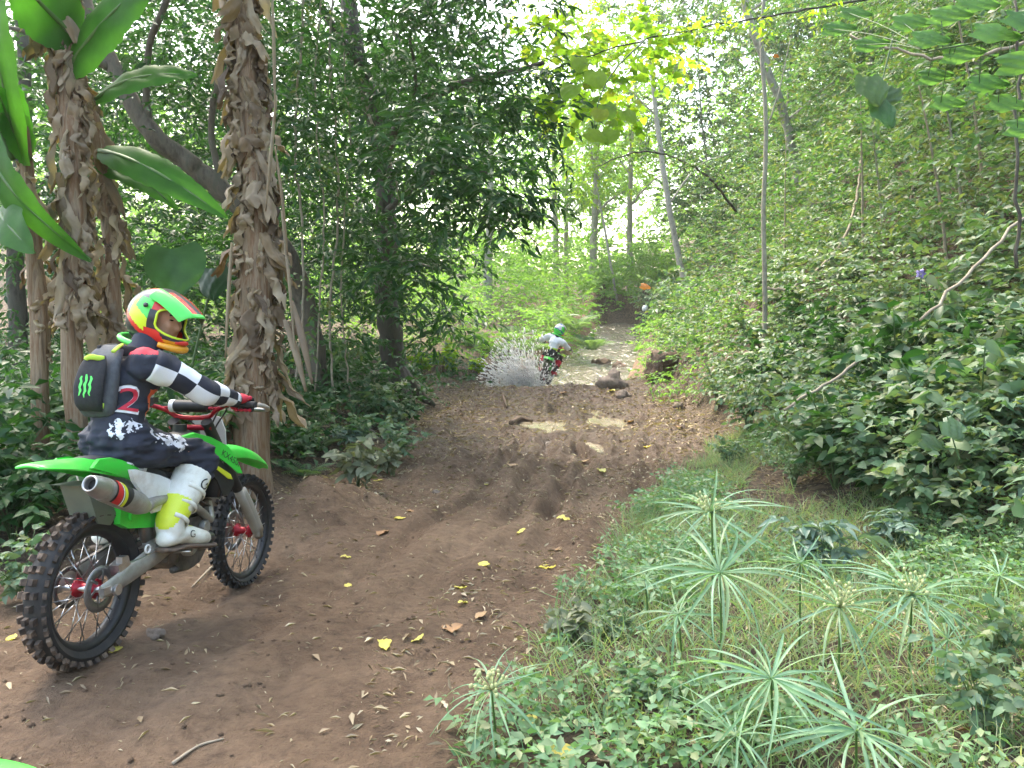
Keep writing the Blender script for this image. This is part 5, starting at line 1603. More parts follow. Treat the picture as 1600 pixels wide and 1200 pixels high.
tree('slender_tree', 'slender pale-barked tree leaning slightly left on the bank beyond the ford', 'tree',
     [(*(t3 - [0, 0, .1]), .13)] + pixpath([(1060, 400, d3, .115), (1045, 320, d3 - .2, .105), (1033, 240, d3 - .4, .095), (1022, 150, d3 - .6, .08), (1012, 40, d3 - .8, .065), (1000, -90, d3 - 1, .04)]),
     [pixpath([(1045, 320, d3 - .2, .035), (1090, 260, d3 - .4, .025), (1140, 240, d3 - .8, .012)]), pixpath([(1025, 180, d3 - .5, .035), (970, 130, d3 - .9, .022), (920, 110, d3 - 1.5, .01)]), pixpath([(1015, 60, d3 - .7, .03), (1060, 10, d3 - 1, .02), (1120, -20, d3 - 1.5, .01)])],
     [pc(1000, 110, d3 - 1, 100, 80, 1.2, 120, **sm), pc(1080, 60, d3 - 1, 90, 70, 1.2, 100, **sm), pc(960, 30, d3 - 1, 110, 60, 1.2, 110, **sm), pc(1100, 230, d3 - .6, 70, 40, 1, 50, **sm), pc(990, -90, d3 - 1, 180, 80, 2, 180, **sm)],
     M['bark_pale'], M['leaf_mid'])
t5 = gnd(1275, 332)
d5 = t5[1]
tree('crooked_tree', 'grey tree with a crooked trunk bending left, high on the right hillside', 'tree',
     [(*(t5 - [0, 0, .1]), .13)] + pixpath([(1245, 275, d5, .115), (1228, 190, d5 - .3, .105), (1200, 110, d5 - .6, .095), (1168, 20, d5 - .9, .085), (1150, -80, d5 - 1.1, .06)]),
     [pixpath([(1228, 190, d5 - .3, .04), (1300, 130, d5 - .8, .025), (1340, 120, d5 - 1.2, .012)]), pixpath([(1168, 20, d5 - .9, .04), (1240, -30, d5 - 1.2, .02)])],
     [pc(1240, 100, d5 - .8, 120, 60, 1, 90, **sm), pc(1180, -40, d5 - 1, 200, 90, 1.6, 230, **sm), pc(1330, 60, d5 - 1, 110, 70, 1, 100, **sm)],
     M['bark_pale'], M['leaf_mid'])
t6 = gnd(1176, 345); d6 = t6[1]
tree('stub_tree', 'short pale broken trunk left of the crooked tree', 'tree', [(*(t6 - [0, 0, .1]), .1)] + pixpath([(1168, 300, d6, .09), (1156, 255, d6 - .1, .075)]), [], [pc(1150, 240, d6, 60, 30, .6, 40, **sm)], M['bark_pale'], M['leaf_mid'])
t4 = gnd(1195, 562); d4 = t4[1]
tree('pole_sapling', 'thin straight pale sapling rising in front of the right hillside', 'tree',
     [(*(t4 - [0, 0, .1]), .04)] + pixpath([(1195, 450, d4, .038), (1193, 330, d4, .036), (1197, 200, d4, .033), (1190, 60, d4, .03), (1196, -60, d4, .026), (1180, -240, d4, .02)]),
     [pixpath([(1197, 200, d4, .016), (1215, 150, d4, .012), (1235, 60, d4, .006)])], [pc(1200, -230, d4, 170, 80, 1.2, 200, **sm), pc(1230, 20, d4, 40, 40, .4, 20, **sm)], M['bark_pale'], M['leaf_mid'])
# more hillside trunks
for k, (u, v, lean, r_, lab) in enumerate((
        (1292, 225, -8, .07, 'thin upright trunk above the crooked tree on the right hillside'),
        (1345, 165, -14, .09, 'grey trunk near the top of the right hillside'),
        (1420, 150, 10, .07, 'thin grey trunk leaning right near the top right corner'),
        (1090, 300, -10, .05, 'thin dark sapling just right of the slender pale tree'),
        (1505, 260, 30, .08, 'stout pale stub leaning right on the upper right hillside'))):
    g_ = gnd(u, v); d_ = g_[1]
    tree('hillside_tree', lab, 'tree', [(*(g_ - [0, 0, .15]), r_)] + pixpath([(u + lean * .4, v - 90, d_, r_ * .9), (u + lean, v - 200, d_ - .2, r_ * .75), (u + lean * 1.5, v - 380, d_ - .4, r_ * .5)]),
         [pixpath([(u + lean, v - 200, d_ - .2, r_ * .4), (u + lean + 60, v - 260, d_ - .5, r_ * .2)])],
         [pc(u + lean, v - 250, d_ - .4, 110, 80, 1.2, 130, **sm), pc(u + lean * 1.5, v - 400, d_ - .6, 160, 90, 1.5, 160, **sm)], M['bark_pale'] if k != 3 else M['bark_dark'], M['leaf_mid'])
# unseen hillside tree whose crown, out of view overhead, shades the trail
tree('overhanging_tree', 'unseen tree on the right bank, its crown arching overhead to shade the trail', 'tree',
     [(6.2, 7.5, gz(6.2, 7.5) - .1, .17), (5.9, 7.4, 5.5, .15), (5.2, 7.2, 7.0, .12), (4.2, 7.0, 8.0, .08)],
     [[(5.9, 7.4, 5.6, .08), (4.6, 8.6, 6.3, .05), (3.2, 9.6, 6.4, .03), (2.0, 10.2, 6.1, .015)], [(5.2, 7.2, 7, .06), (4.0, 5.6, 7.6, .04), (2.6, 4.4, 7.8, .02)]],
     [wc(3.6, 6.8, 7.4, 2.8, 3.0, 1.0, 420, L=.13, asp=.4), wc(2.8, 4.6, 7.6, 2.0, 2.0, .8, 120, L=.13, asp=.4), wc(6.6, 6.5, 8.2, 1.8, 2.0, 1.0, 130, L=.13, asp=.4), wc(3.6, 10.5, 7.4, 2.6, 2.4, 1.0, 260, L=.13, asp=.4),
      wc(7.5, 1.0, 8.2, 1.8, 2, 1.0, 90, L=.13, asp=.4)],
     M['bark_dark'], M['leaf_mid'])

# mid-distance trees whose thin crowns close the sky over the stream and the hillside
cy = dict(L=.12, asp=.42, tl=.4, k=9)
for k, (u, v, lean, r_, mt, lab, cls) in enumerate((
        (965, 470, -40, .07, 'leaf_yellow', 'light green tree with a thin stem arching over the far stream', [(930, 250, 90, 70, 120), (900, 130, 110, 70, 140), (990, 180, 90, 60, 110), (940, 30, 150, 70, 200)]),
        (1125, 400, -30, .06, 'leaf_mid', 'bushy tree between the slender pale tree and the thin sapling', [(1110, 300, 90, 80, 150), (1080, 180, 110, 90, 180), (1120, 60, 130, 90, 200), (1050, -20, 150, 60, 150)]),
        (1215, 330, 20, .06, 'leaf_mid', 'bushy light green tree behind the crooked trunk', [(1230, 230, 90, 70, 140), (1250, 110, 120, 80, 180), (1200, 20, 130, 70, 180), (1290, 0, 120, 60, 150)]),
        (1370, 270, -10, .07, 'leaf_mid', 'light green tree on the upper right hillside', [(1350, 150, 110, 70, 160), (1390, 50, 120, 70, 180), (1330, -20, 120, 60, 140)]),
        (1500, 230, 10, .07, 'leaf_mid', 'bushy tree at the top right of the hillside', [(1490, 140, 110, 80, 180), (1540, 50, 120, 90, 200), (1450, 0, 120, 60, 150)]))):
    g_ = gnd(u, v); d_ = g_[1]
    tree('canopy_tree', lab, 'tree', [(*(g_ - [0, 0, .15]), r_)] + pixpath([(u + lean * .5, v - 110, d_, r_ * .85), (u + lean, v - 230, d_, r_ * .7), (u + lean * 1.2, v - 400, d_, r_ * .45)]),
         [pixpath([(u + lean * .8, v - 190, d_, r_ * .4), (c_[0], c_[1] + 20, d_ - .4, r_ * .15)]) for c_ in cls],
         [pc(c_[0], c_[1], d_ - .4, c_[2], c_[3], 1.3, int(c_[4] * 1.6), **dict(cy, L=.12 * max(1, d_ / 16))) for c_ in cls], M['bark_pale'], M[mt])

# far trees behind the stream: pale trunks in sunlit foliage
far = [(762, 455, 34, 230, .22, 'pale trunk at the edge of the bright gap left of centre'), (868, 380, 44, 180, .2, 'far pale trunk, left of the close pair in the bright centre'), (886, 380, 46, 170, .17, 'far pale trunk, right of the close pair in the bright centre'),
       (926, 400, 42, 160, .24, 'broad far pale trunk right of the bright gap'), (700, 430, 40, 200, .2, 'far trunk half hidden by the glossy drooping leaves'), (985, 400, 40, 140, .18, 'far trunk left of the slender pale tree'),
       (560, 450, 38, 150, .2, 'far trunk glimpsed behind the dark leaning tree'), (330, 460, 34, 150, .2, 'far trunk glimpsed between the banana stems'), (90, 470, 32, 100, .2, 'far trunk at the left behind the leaning banana clump')]
for k, (u, v, d_, top, r_, lab) in enumerate(far):
    p = pix(u, v, d_); z0 = gz(p[0], p[1])
    hh = 9 + 3 * rng.random()
    pts = [(p[0], p[1], z0 - .2, r_)] + [(p[0] + .25 * f * math.sin(k * 2.1 + f * 3), p[1], z0 + hh * f, r_ * (1 - .55 * f)) for f in (.2, .45, .7, 1.0)]
    cl = []
    for q in range(5):
        a = rng.random() * 6.28; rr = 1.2 + 1.4 * rng.random()
        cl.append(wc(p[0] + rr * math.cos(a), p[1] + rr * math.sin(a), z0 + hh * (.52 + .1 * q), 1.7, 1.7, .9, 85, L=.24, asp=.45, k=6, tm='rh', tl=.6))
    limbs = [[(p[0], p[1], z0 + hh * (.4 + .12 * q), r_ * .4), (p[0] + 1.1 * math.cos(q * 2.2), p[1] + math.sin(q * 2.2), z0 + hh * (.5 + .12 * q), r_ * .25), (p[0] + 2.2 * math.cos(q * 2.2), p[1] + 2 * math.sin(q * 2.2), z0 + hh * (.55 + .12 * q), r_ * .1)] for q in range(4)]
    tree('far_tree', lab, 'tree', pts, limbs, cl, M['bark_pale'], M['leaf_far'], group='pale trees beyond the stream')

# ------------------------------------------------------------------ lianas and branches
def vine(label, pts, bark, cat='vine', name='liana', leaves=None, group=None, n=40, lm='leaf_mid'):
    A = np.array([P4(*p) for p in pts])
    b = A[0, :3].copy()
    T = catmull(A, n); T[:, :3] += .01 * rng.normal(size=(len(T), 3))
    t = empty(name, tuple(b), label, cat, group)
    MB().tube(T[:, :3] - b, T[:, 3], 7).build('stem', bark, t)
    if leaves:
        me = leaf_mesh('foliage', leaves); me.transform(Matrix.Translation(Vector(-b)))
        link('foliage', me, M[lm], t)
    return t


vine('pale curved liana sagging from the thin sapling to the right bank', [(1198, 450, d4 - .1, .022), (1235, 450, d4 - .3, .022), (1280, 420, d4 - .4, .024), (1320, 370, d4 - .3, .024), (1338, 310, d4, .022), (1345, 250, d4 + .3, .018)], M['bark_vine'])
for k, (u, lab) in enumerate(((418, 'hanging vine just right of the tall banana stem'), (468, 'thin hanging vine left of the vine curtain'), (500, 'vine hanging in the dark curtain of leaves, left one'), (522, 'vine hanging in the dark curtain of leaves, middle one'),
                              (540, 'vine hanging in the dark curtain of leaves, right one'), (585, 'pale vine slanting down along the dark leaning trunk'))):
    dd = 9.2 + .3 * k
    if k == 5: pts = [(555, 120, 11.6, .02), (580, 190, 11.5, .022), (612, 260, 11.4, .02), (628, 330, 11.3, .015)]
    else: pts = [(u + 8 * math.sin(j * 1.9 + k), -40 + j * 130, dd, .012 + .004 * (k % 2)) for j in range(6)]
    vine(lab, pts, M['bark_vine'], leaves=None if k == 5 else [sprays(np.array([pix(u + 10 * rng.normal(), v_, dd) for v_ in rng.uniform(-20, 560, 26)]), rdir(26) * [1, 1, .4] + [0, 0, -.4], .25 * np.ones(26), 6, .09, .5, .6)])
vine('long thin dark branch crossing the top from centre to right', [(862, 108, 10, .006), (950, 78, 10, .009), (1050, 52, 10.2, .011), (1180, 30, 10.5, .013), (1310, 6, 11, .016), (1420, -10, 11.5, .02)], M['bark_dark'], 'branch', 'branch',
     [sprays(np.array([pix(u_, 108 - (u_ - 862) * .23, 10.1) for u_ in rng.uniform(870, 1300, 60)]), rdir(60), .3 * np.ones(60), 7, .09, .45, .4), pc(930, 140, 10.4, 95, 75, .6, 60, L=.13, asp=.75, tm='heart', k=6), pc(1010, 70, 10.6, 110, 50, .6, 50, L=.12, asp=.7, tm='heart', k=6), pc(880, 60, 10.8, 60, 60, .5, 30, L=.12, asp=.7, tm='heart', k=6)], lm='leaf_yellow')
vine('thin arching branch below the bright leaves near the top centre', [(930, 262, 13, .008), (990, 238, 13, .014), (1050, 245, 13.2, .018), (1110, 280, 13.5, .022), (1150, 330, 14, .026)], M['bark_dark'], 'branch', 'branch',
     [sprays(np.array([pix(u_, 235 + abs(u_ - 1000) * .25, 13.1) for u_ in rng.uniform(930, 1140, 50)]), rdir(50), .3 * np.ones(50), 8, .07, .42, .4)])
vine('bare brown pole lying aslant on the right bank', [(1440, 500, 5.4, .011), (1500, 440, 5.6, .013), (1560, 380, 5.8, .013), (1640, 300, 6, .012)], M['bark_vine'], 'pole', 'pole', n=14)
vine('thin branch slanting across the upper right foliage', [(1330, 55, 6, .008), (1400, 75, 5.8, .01), (1480, 92, 5.6, .012), (1600, 70, 5.5, .014)], M['bark_vine'], 'branch', 'branch', n=20)
vine('dead stick leaning down the right bank above the verge', [(1225, 640, 6.6, .012), (1290, 600, 6.8, .014), (1350, 560, 7, .014)], M['bark_vine'], 'stick', 'stick', n=12)
vine('upright brown stem at the right edge of the picture', [(1592, 420, 5.0, .012), (1588, 250, 5, .011), (1592, 120, 5, .01), (1585, 0, 5, .008)], M['bark_dark'], 'stem', 'stem', n=20)

# big thin leaves lit through, near the top centre and top right
def leaf_sprig(label, stem, spots, mat, cat='leaves', name='leaf_sprig'):
    b = pix(*stem[0][:3]); t = empty(name, tuple(b), label, cat)
    A = np.array([P4(*p) for p in stem]); T = catmull(A, 20)
    MB().tube(T[:, :3] - b, T[:, 3], 6).build('twig', M['stem_green'], t)
    for (u, v, d, L, W, tw) in spots:
        q_ = T[np.argmin(np.linalg.norm(T[:, :3] - pix(u, v, d), axis=1)), :3] - b; e_ = pix(u, v, d) - b
        MB().tube([q_, (q_ + e_) / 2 + [0, 0, .02], e_], .0022, 5, 8).build('stalk', M['stem_green'], t)
        big_leaf(t, pix(u, v, d), (math.cos(tw), .3 * math.sin(tw * 2), math.sin(tw)), (-math.sin(tw), .35, math.cos(tw)), L, W, mat, bow=.1)
    return t


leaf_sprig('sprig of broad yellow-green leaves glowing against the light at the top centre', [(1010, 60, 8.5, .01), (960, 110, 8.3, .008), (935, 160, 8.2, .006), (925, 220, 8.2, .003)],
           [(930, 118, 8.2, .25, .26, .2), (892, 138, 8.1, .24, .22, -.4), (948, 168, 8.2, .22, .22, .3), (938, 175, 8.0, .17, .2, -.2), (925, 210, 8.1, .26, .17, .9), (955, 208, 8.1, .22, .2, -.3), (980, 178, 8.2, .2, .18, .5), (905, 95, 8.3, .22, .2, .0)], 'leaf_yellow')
leaf_sprig('pair of large dark heart-shaped leaves hanging on the upper right', [(1395, 60, 4.6, .006), (1385, 100, 4.6, .005), (1372, 150, 4.6, .003)],
           [(1362, 130, 4.5, .22, .2, .1), (1390, 142, 4.6, .18, .17, -.5), (1378, 168, 4.5, .2, .16, .2)], 'leaf_mid')
leaf_sprig('cluster of broad pale green leaves in the top right corner', [(1640, 40, 3.6, .008), (1560, 60, 3.7, .006), (1450, 80, 3.8, .004)],
           [(1300, 45, 4.6, .18, .09, 1.4), (1325, 20, 4.6, .18, .09, 1.2), (1440, 60, 3.8, .17, .1, 1.2), (1490, 85, 3.8, .18, .1, 1.5), (1540, 50, 3.7, .2, .11, 1.1), (1580, 100, 3.6, .2, .11, 1.6), (1530, 130, 3.8, .17, .1, 1.3), (1590, 30, 3.6, .2, .11, 1.0), (1470, 25, 3.8, .18, .1, 1.4), (1450, 120, 4, .15, .09, 1.5), (1560, 160, 3.8, .17, .1, 1.2), (1350, 70, 4.4, .17, .09, 1.5), (1410, 35, 4, .18, .1, 1.3), (1510, 5, 3.8, .19, .1, 1.2), (1590, 200, 3.8, .18, .1, 1.4), (1470, 160, 4, .15, .09, 1.3)], 'leaf_light')
leaf_sprig('pale brownish broad leaf sticking out of the right bank', [(1500, 720, 4.3, .006), (1490, 690, 4.3, .004), (1480, 650, 4.3, .003)], [(1485, 665, 4.2, .13, .13, .4), (1448, 690, 4.3, .12, .1, 1.1), (1520, 640, 4.4, .12, .09, -.6)], 'fern')
leaf_sprig('orange withered leaf hanging above the far end of the stream', [(1010, 420, 20, .006), (1006, 440, 20, .004)], [(1005, 447, 19.8, .27, .17, 1.2)], 'orange_leaf')
leaf_sprig('orange-red dead leaf high in the right hillside foliage', [(1215, 70, 11, .005), (1212, 85, 11, .003)], [(1211, 87, 10.9, .08, .06, 1)], 'orange_leaf')
fl = empty('violet_flower', tuple(pix(1438, 440, 4.6)), 'small violet flower among the leaves on the right bank', 'flower')
for k in range(5):
    a = k * 1.257
    big_leaf(fl, pix(1438, 428, 4.6) + .012 * np.array((math.cos(a), -.3, math.sin(a))), (-math.sin(a), 0, math.cos(a)), (-math.cos(a), .4, -math.sin(a)), .026, .022, 'leaf_mid', name='petal').data.materials[0] = M['flower_violet']
MB().tube([(0, 0, -.25), (0, 0, -.1), (0, -.005, .045)], .003, 6).build('stem', M['stem_green'], fl)

# ------------------------------------------------------------------ understorey masses
def scatter(n, xr, yr, keep):
    x = rng.uniform(*xr, n); y = rng.uniform(*yr, n)
    m = keep(x, y)
    return x[m], y[m]


def mass(name, label, parts, mat, cat='undergrowth'):
    tag(link(name, leaf_mesh(name, parts), M[mat]), label, cat, kind='stuff')


def under(n, xr, yr, keep, hmax, L, asp, tm, k, lean, tl=.3, droop=.4, patch=.8, seed=0, hmin=.05):
    x, y = scatter(n, xr, yr, keep)
    d = fbm(x * patch, y * patch, 3, 100 + seed)
    m = d > -.28
    x, y, d = x[m], y[m], d[m]
    h = hmin + (hmax * (.45 + .9 * np.clip(d + .3, 0, 1))) * rng.random(len(x)) ** .8
    P = np.column_stack([x, y, ground_z(x, y) + h])
    D = rng.normal(size=P.shape) * [.8, .8, .3] + np.array(lean)
    return sprays(P, D, tl * (.5 + rng.random(len(P))), k, L, asp, droop, tm)


hill = lambda x, y: x > hill_foot(y) + .05 + .3 * vnoise(y * 1.5, y * 0, 5)
lean = (-.45, -.25, .25)
mass('bank_undergrowth', 'dense broad-leaved undergrowth covering the near right bank',
     [under(4500, (2.7, 8), (2.2, 8), hill, .75, .082, .58, 'e4', 9, lean, seed=1), under(500, (2.7, 8), (2.2, 8), hill, .8, .12, .62, 'heart', 5, lean, seed=61), under(3000, (4, 12), (6, 15), lambda x, y: x > hill_foot(y) + 1.2, 1.7, .095, .5, 'e4', 8, lean, seed=62, patch=1.5), under(2600, (2.7, 11), (6, 13), hill, .7, .10, .55, 'e4', 8, lean, seed=2)], 'leaf_bank')
mass('hillside_undergrowth', 'small-leaved thicket covering the far right hillside',
     [under(4200, (3, 16), (12, 22), hill, 1.0, .12, .5, 'e4', 8, lean, seed=3), under(3800, (4, 26), (20, 44), hill, 1.6, .2, .5, 'rh', 7, lean, tl=.5, seed=4),
      under(2200, (5, 22), (4, 20), lambda x, y: hill(x, y) & (x > hill_foot(y) + 2.5), 2.4, .13, .48, 'e4', 8, lean, tl=.45, seed=15)], 'leaf_mid')
# tall thicket of saplings that closes the hillside up to the treetops
mass('hillside_thicket', 'tall fresh green thicket of saplings closing the right hillside',
     [under(5200, (4.5, 17), (7, 20), lambda x, y: (x > hill_foot(y) + 1.8), 3.6, .11, .46, 'e4', 9, (-.3, -.3, .1), tl=.45, seed=41, patch=.45, hmin=.5),
      under(5200, (6, 26), (16, 36), lambda x, y: (x > hill_foot(y) + 1.0), 5.0, .17, .46, 'rh', 9, (-.3, -.3, .1), tl=.6, seed=42, patch=.35, hmin=.5),
      under(2600, (8, 32), (26, 48), lambda x, y: (x > hill_foot(y) + .5), 7.0, .24, .46, 'rh', 9, (-.3, -.3, .1), tl=.8, seed=43, patch=.3, hmin=.5)], 'leaf_mid')
leftm = lambda x, y: x < trail_left(y) - .35 + .35 * vnoise(y * 1.3, y * 0, 6)
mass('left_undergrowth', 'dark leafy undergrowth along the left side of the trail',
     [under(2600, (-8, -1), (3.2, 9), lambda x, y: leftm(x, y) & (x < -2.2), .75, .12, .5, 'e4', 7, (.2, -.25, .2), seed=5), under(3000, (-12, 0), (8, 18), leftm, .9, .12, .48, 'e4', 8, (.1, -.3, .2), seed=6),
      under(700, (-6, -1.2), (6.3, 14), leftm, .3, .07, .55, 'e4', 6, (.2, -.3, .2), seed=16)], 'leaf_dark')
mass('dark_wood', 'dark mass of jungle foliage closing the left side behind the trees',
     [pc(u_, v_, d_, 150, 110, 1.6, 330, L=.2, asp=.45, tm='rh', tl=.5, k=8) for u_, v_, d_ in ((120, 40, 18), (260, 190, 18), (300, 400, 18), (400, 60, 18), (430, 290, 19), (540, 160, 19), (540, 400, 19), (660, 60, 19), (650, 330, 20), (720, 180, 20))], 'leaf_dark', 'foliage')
mass('streamside_thicket', 'bright green thicket left of the stream behind the rider in white',
     [under(3600, (-12, 4), (19.5, 30), lambda x, y: x < stream_x(y) - stream_hw(y) - .1, 1.9, .14, .45, 'e4', 8, (.1, -.3, .2), tl=.5, seed=7, patch=.5),
      under(3600, (-20, 8), (28, 46), lambda x, y: x < stream_x(y) - 1, 3.6, .24, .45, 'rh', 7, (0, -.3, .2), tl=.7, seed=8, patch=.4)], 'leaf_far')
nearbank = lambda x, y: (x > hill_foot(y) - .55 + .35 * vnoise(y * 2, y * 0, 12)) & (x < hill_foot(y) + 1.6)
mass('streambank_bushes', 'bushes hanging over the right bank of the stream and the ford',
     [under(1700, (2.8, 9), (12.5, 22), nearbank, .55, .09, .5, 'e4', 8, (-.5, -.3, .0), seed=31, patch=1.2), under(1700, (4, 14), (21, 42), lambda x, y: (x > stream_x(y) + stream_hw(y) + .05) & (x < hill_foot(y) + 1.5), .9, .15, .5, 'rh', 8, (-.5, -.3, .0), tl=.4, seed=32, patch=1.2),
      under(900, (-1, 6), (18.5, 40), lambda x, y: (x < stream_x(y) - stream_hw(y) + .1) & (x > stream_x(y) - stream_hw(y) - 1.2), .7, .14, .5, 'rh', 8, (.5, -.3, .0), tl=.4, seed=33, patch=1.2),
      under(1500, (2, 10), (36.2, 42), lambda x, y: np.abs(x - stream_x(y)) < 2.6, 2.2, .2, .5, 'rh', 8, (0, -.4, .0), tl=.5, seed=34, patch=.3)], 'leaf_far')
# a distant wood that closes the valley
fx = rng.uniform(-50, 50, 1100); fy = rng.uniform(44, 72, 1100)
fz = ground_z(fx, fy) + rng.random(1100) ** 1.3 * 12
geo = []
for i in range(0, 1100, 100):
    P = np.column_stack([fx[i:i + 100], fy[i:i + 100], fz[i:i + 100]])
    P = (P[:, None, :] + rng.normal(size=(100, 10, 3)) * [1.1, 1.1, .7]).reshape(-1, 3)
    geo.append(sprays(P, rng.normal(size=P.shape), np.full(len(P), .8), 5, .48, .5, .4, 'rh'))
mass('distant_wood', 'pale sunlit wood closing the view beyond the stream', geo, 'leaf_far', 'wood')

# grass and creeping herbs on the right verge
verge = lambda x, y: (x > trail_right(y) - .1 + .25 * vnoise(y * 2, x * 2, 7)) & (x < hill_foot(y) + .5)
x, y = scatter(54000, (-.2, 3.4), (1.6, 9.5), lambda x, y: verge(x, y) & (fbm(x * 1.1, y * 1.1, 3, 55) > -.12))
P = np.column_stack([x, y, ground_z(x, y) - .005])
D = rng.normal(size=P.shape) * [.7, .7, .2] + [0, 0, .75]
Lg = .05 + .2 * rng.random(len(P)) ** 2.2
g1 = leaf_geo(P, D, rng.normal(size=P.shape) + [0, 0, .2], Lg, .003 + .004 * rng.random(len(P)), 'blade')
tag(link('grass', leaf_mesh('grass', [g1]), M['grass']), 'fine green grass on the verge right of the trail', 'grass', kind='stuff')
x, y = scatter(15000, (-.3, 3.2), (1.6, 9.5), lambda x, y: verge(x, y) & (fbm(x * 1.3, y * 1.3, 3, 66) > .02))
P = np.column_stack([x, y, ground_z(x, y) + .01 + .17 * rng.random(len(x)) ** 1.5])
g2 = sprays(P, rng.normal(size=P.shape) * [.8, .8, .25] + [0, 0, .2], .10 * (.5 + rng.random(len(P))), 5, .042, .55, .2, 'e4')
tag(link('creeping_herbs', leaf_mesh('creeping_herbs', [g2]), M['herb']), 'small-leaved creeping herbs among the grass right of the trail', 'ground cover', kind='stuff')

# dry leaf litter
def litter_pts(n, xr, yr, keep):
    x, y = scatter(n, xr, yr, keep)
    return np.column_stack([x, y, ground_z(x, y) + .006])


onv = lambda x, y: (x > trail_right(y) - .75 + .5 * vnoise(y, x, 3)) & (x < hill_foot(y) + .2)
ont = lambda x, y: (x > trail_left(y) - .4) & (x < trail_right(y))
onl = lambda x, y: (x < trail_left(y) + .75 + .6 * vnoise(y, x, 4)) & (x > trail_left(y) - 1.6)
hl = lambda x, y: (x > hill_foot(y)) & (x < hill_foot(y) + 5)
LP = np.vstack([litter_pts(17000, (-.6, 3.3), (1.8, 15), onv), litter_pts(3600, (-3.5, 3), (1.8, 8), ont), litter_pts(13000, (-2, 3.6), (6, 16.8), ont), litter_pts(12000, (-4.5, 1), (4.5, 17), onl), litter_pts(4000, (2.7, 9), (4, 18), hl)])
n = len(LP)
LD = rng.normal(size=(n, 3)) * [1, 1, .18]
ll = (.02 + .06 * rng.random(n) ** 2) * (1 + .6 * sstep(6, 13, LP[:, 1]))
lit = leaf_geo(LP, LD, rng.normal(size=(n, 3)) * .3 + [0, 0, 1], ll, ll * (.10 + .32 * rng.random(n) ** 2.5), 'rh')
tag(link('leaf_litter', leaf_mesh('leaf_litter', [lit]), M['litter']), 'scattered straw and small dry leaves on and beside the trail', 'litter', kind='stuff')
# crumbled earth
n = 9000
x, y = scatter(n, (-3.2, 3.4), (2, 17.2), lambda x, y: (x > trail_left(y) - .3) & (x < trail_right(y) + .2) & (fbm(x * 1.5, y * 1.5, 3, 91) > .0))
n = len(x); cr = .003 + .011 * rng.random(n) ** 3 * (1 + 1.2 * sstep(7, 12, y))
P = np.column_stack([x, y, ground_z(x, y) + cr * .3])
Vs = P[:, None, :] + oc[None] * (cr[:, None, None] * (.6 + .8 * rng.random((n, 6, 1)))) * np.array([1, 1, .8])
tag(link('earth_clods', tri_mesh('earth_clods', Vs.reshape(-1, 3), (of[None] + (np.arange(n) * 6)[:, None, None]).reshape(-1, 3)), M['soil']), 'small crumbs of brown earth on the churned trail', 'soil', kind='stuff')
cm = bpy.data.objects['earth_clods'].data
for nm in ('bare', 'wet'):
    at = cm.attributes.new(nm, 'FLOAT', 'POINT'); at.data.foreach_set('value', np.full(len(cm.vertices), 1.0 if nm == 'bare' else .2, np.float32))

# ------------------------------------------------------------------ single fallen leaves
def flat_leaf(L, W, seed):
    r_ = np.random.default_rng(seed); nu, nv = 8, 4; Vv = []
    for i in range(nu + 1):
        s = i / nu; ww = W * math.sin(math.pi * (.04 + .93 * s) ** .85) ** .8
        for j in range(nv + 1):
            q = -1 + 2 * j / nv
            Vv.append((L * (s - .5), q * ww * .5 * (1 + .12 * r_.normal() * abs(q)), .006 + .07 * ww * abs(q) ** 1.5 + .006 * math.sin(s * 5 + seed) + .004 * r_.normal()))
    k = nv + 1
    me = tri_mesh('fallen_leaf', np.array(Vv), np.array([(i * k + j, i * k + j + 1, (i + 1) * k + j + 1, (i + 1) * k + j) for i in range(nu) for j in range(nv)]))
    return me


FLY = [flat_leaf(.10, .06, s) for s in range(3)]; FLB = [flat_leaf(.11, .075, s + 9) for s in range(3)]
for m_ in FLY: m_.materials.append(M['yellow_fallen'])
for m_ in FLB: m_.materials.append(M['brown_fallen'])
spots = [(600, 1012, 0, 1.0), (652, 1002, 0, .8), (540, 917, 0, .8), (540, 872, 0, .7), (757, 884, 0, 1.0), (855, 888, 0, 1.1), (880, 812, 0, 1.1), (815, 832, 0, 1.0), (720, 920, 0, .8), (724, 946, 0, .7), (757, 758, 0, .9), (752, 966, 1, .8), (706, 984, 1, 1.0), (828, 1138, 0, .9),
         (886, 1182, 0, 1.2), (872, 860, 1, .7), (625, 812, 0, .9), (598, 835, 1, 1.2), (940, 738, 0, 1.5), (910, 722, 1, 1.4), (18, 1000, 0, .7), (680, 768, 0, .8), (590, 752, 0, .9), (1060, 640, 0, 1.6), (800, 728, 1, 1.2), (985, 660, 1, 1.6), (1010, 700, 0, 1.4), (640, 800, 1, .8), (1060, 668, 1, 1.4), (880, 615, 1, 2.2), (955, 612, 0, 2.0), (180, 1020, 0, .8), (700, 640, 1, 1.3)]
tone = ('yellow', 'brown')
for k, (u, v, c_, s_) in enumerate(spots):
    p = gnd(u, v)
    o = link('fallen_leaf', (FLY, FLB)[c_][k % 3], None)
    o.location = (p[0], p[1], gz(p[0], p[1]) + .004)
    o.rotation_euler = (rng.normal() * .15, rng.normal() * .15, rng.random() * 6.28); o.scale = (s_, s_, s_)
    tag(o, f'single fallen {tone[c_]} leaf lying on the brown earth of the trail', 'fallen leaf', f'fallen {tone[c_]} leaves on the trail')

# ------------------------------------------------------------------ stones, sticks
M['stone'] = pm('stone', [(.10, .075, .055), (.17, .13, .10), (.07, .05, .04)], 9, .85, bmp=.9, bdist=.03)
M['clod'] = pm('earth_lump', [(.075, .048, .032), (.13, .085, .055), (.05, .034, .024)], 14, .9, bmp=1, bdist=.03)


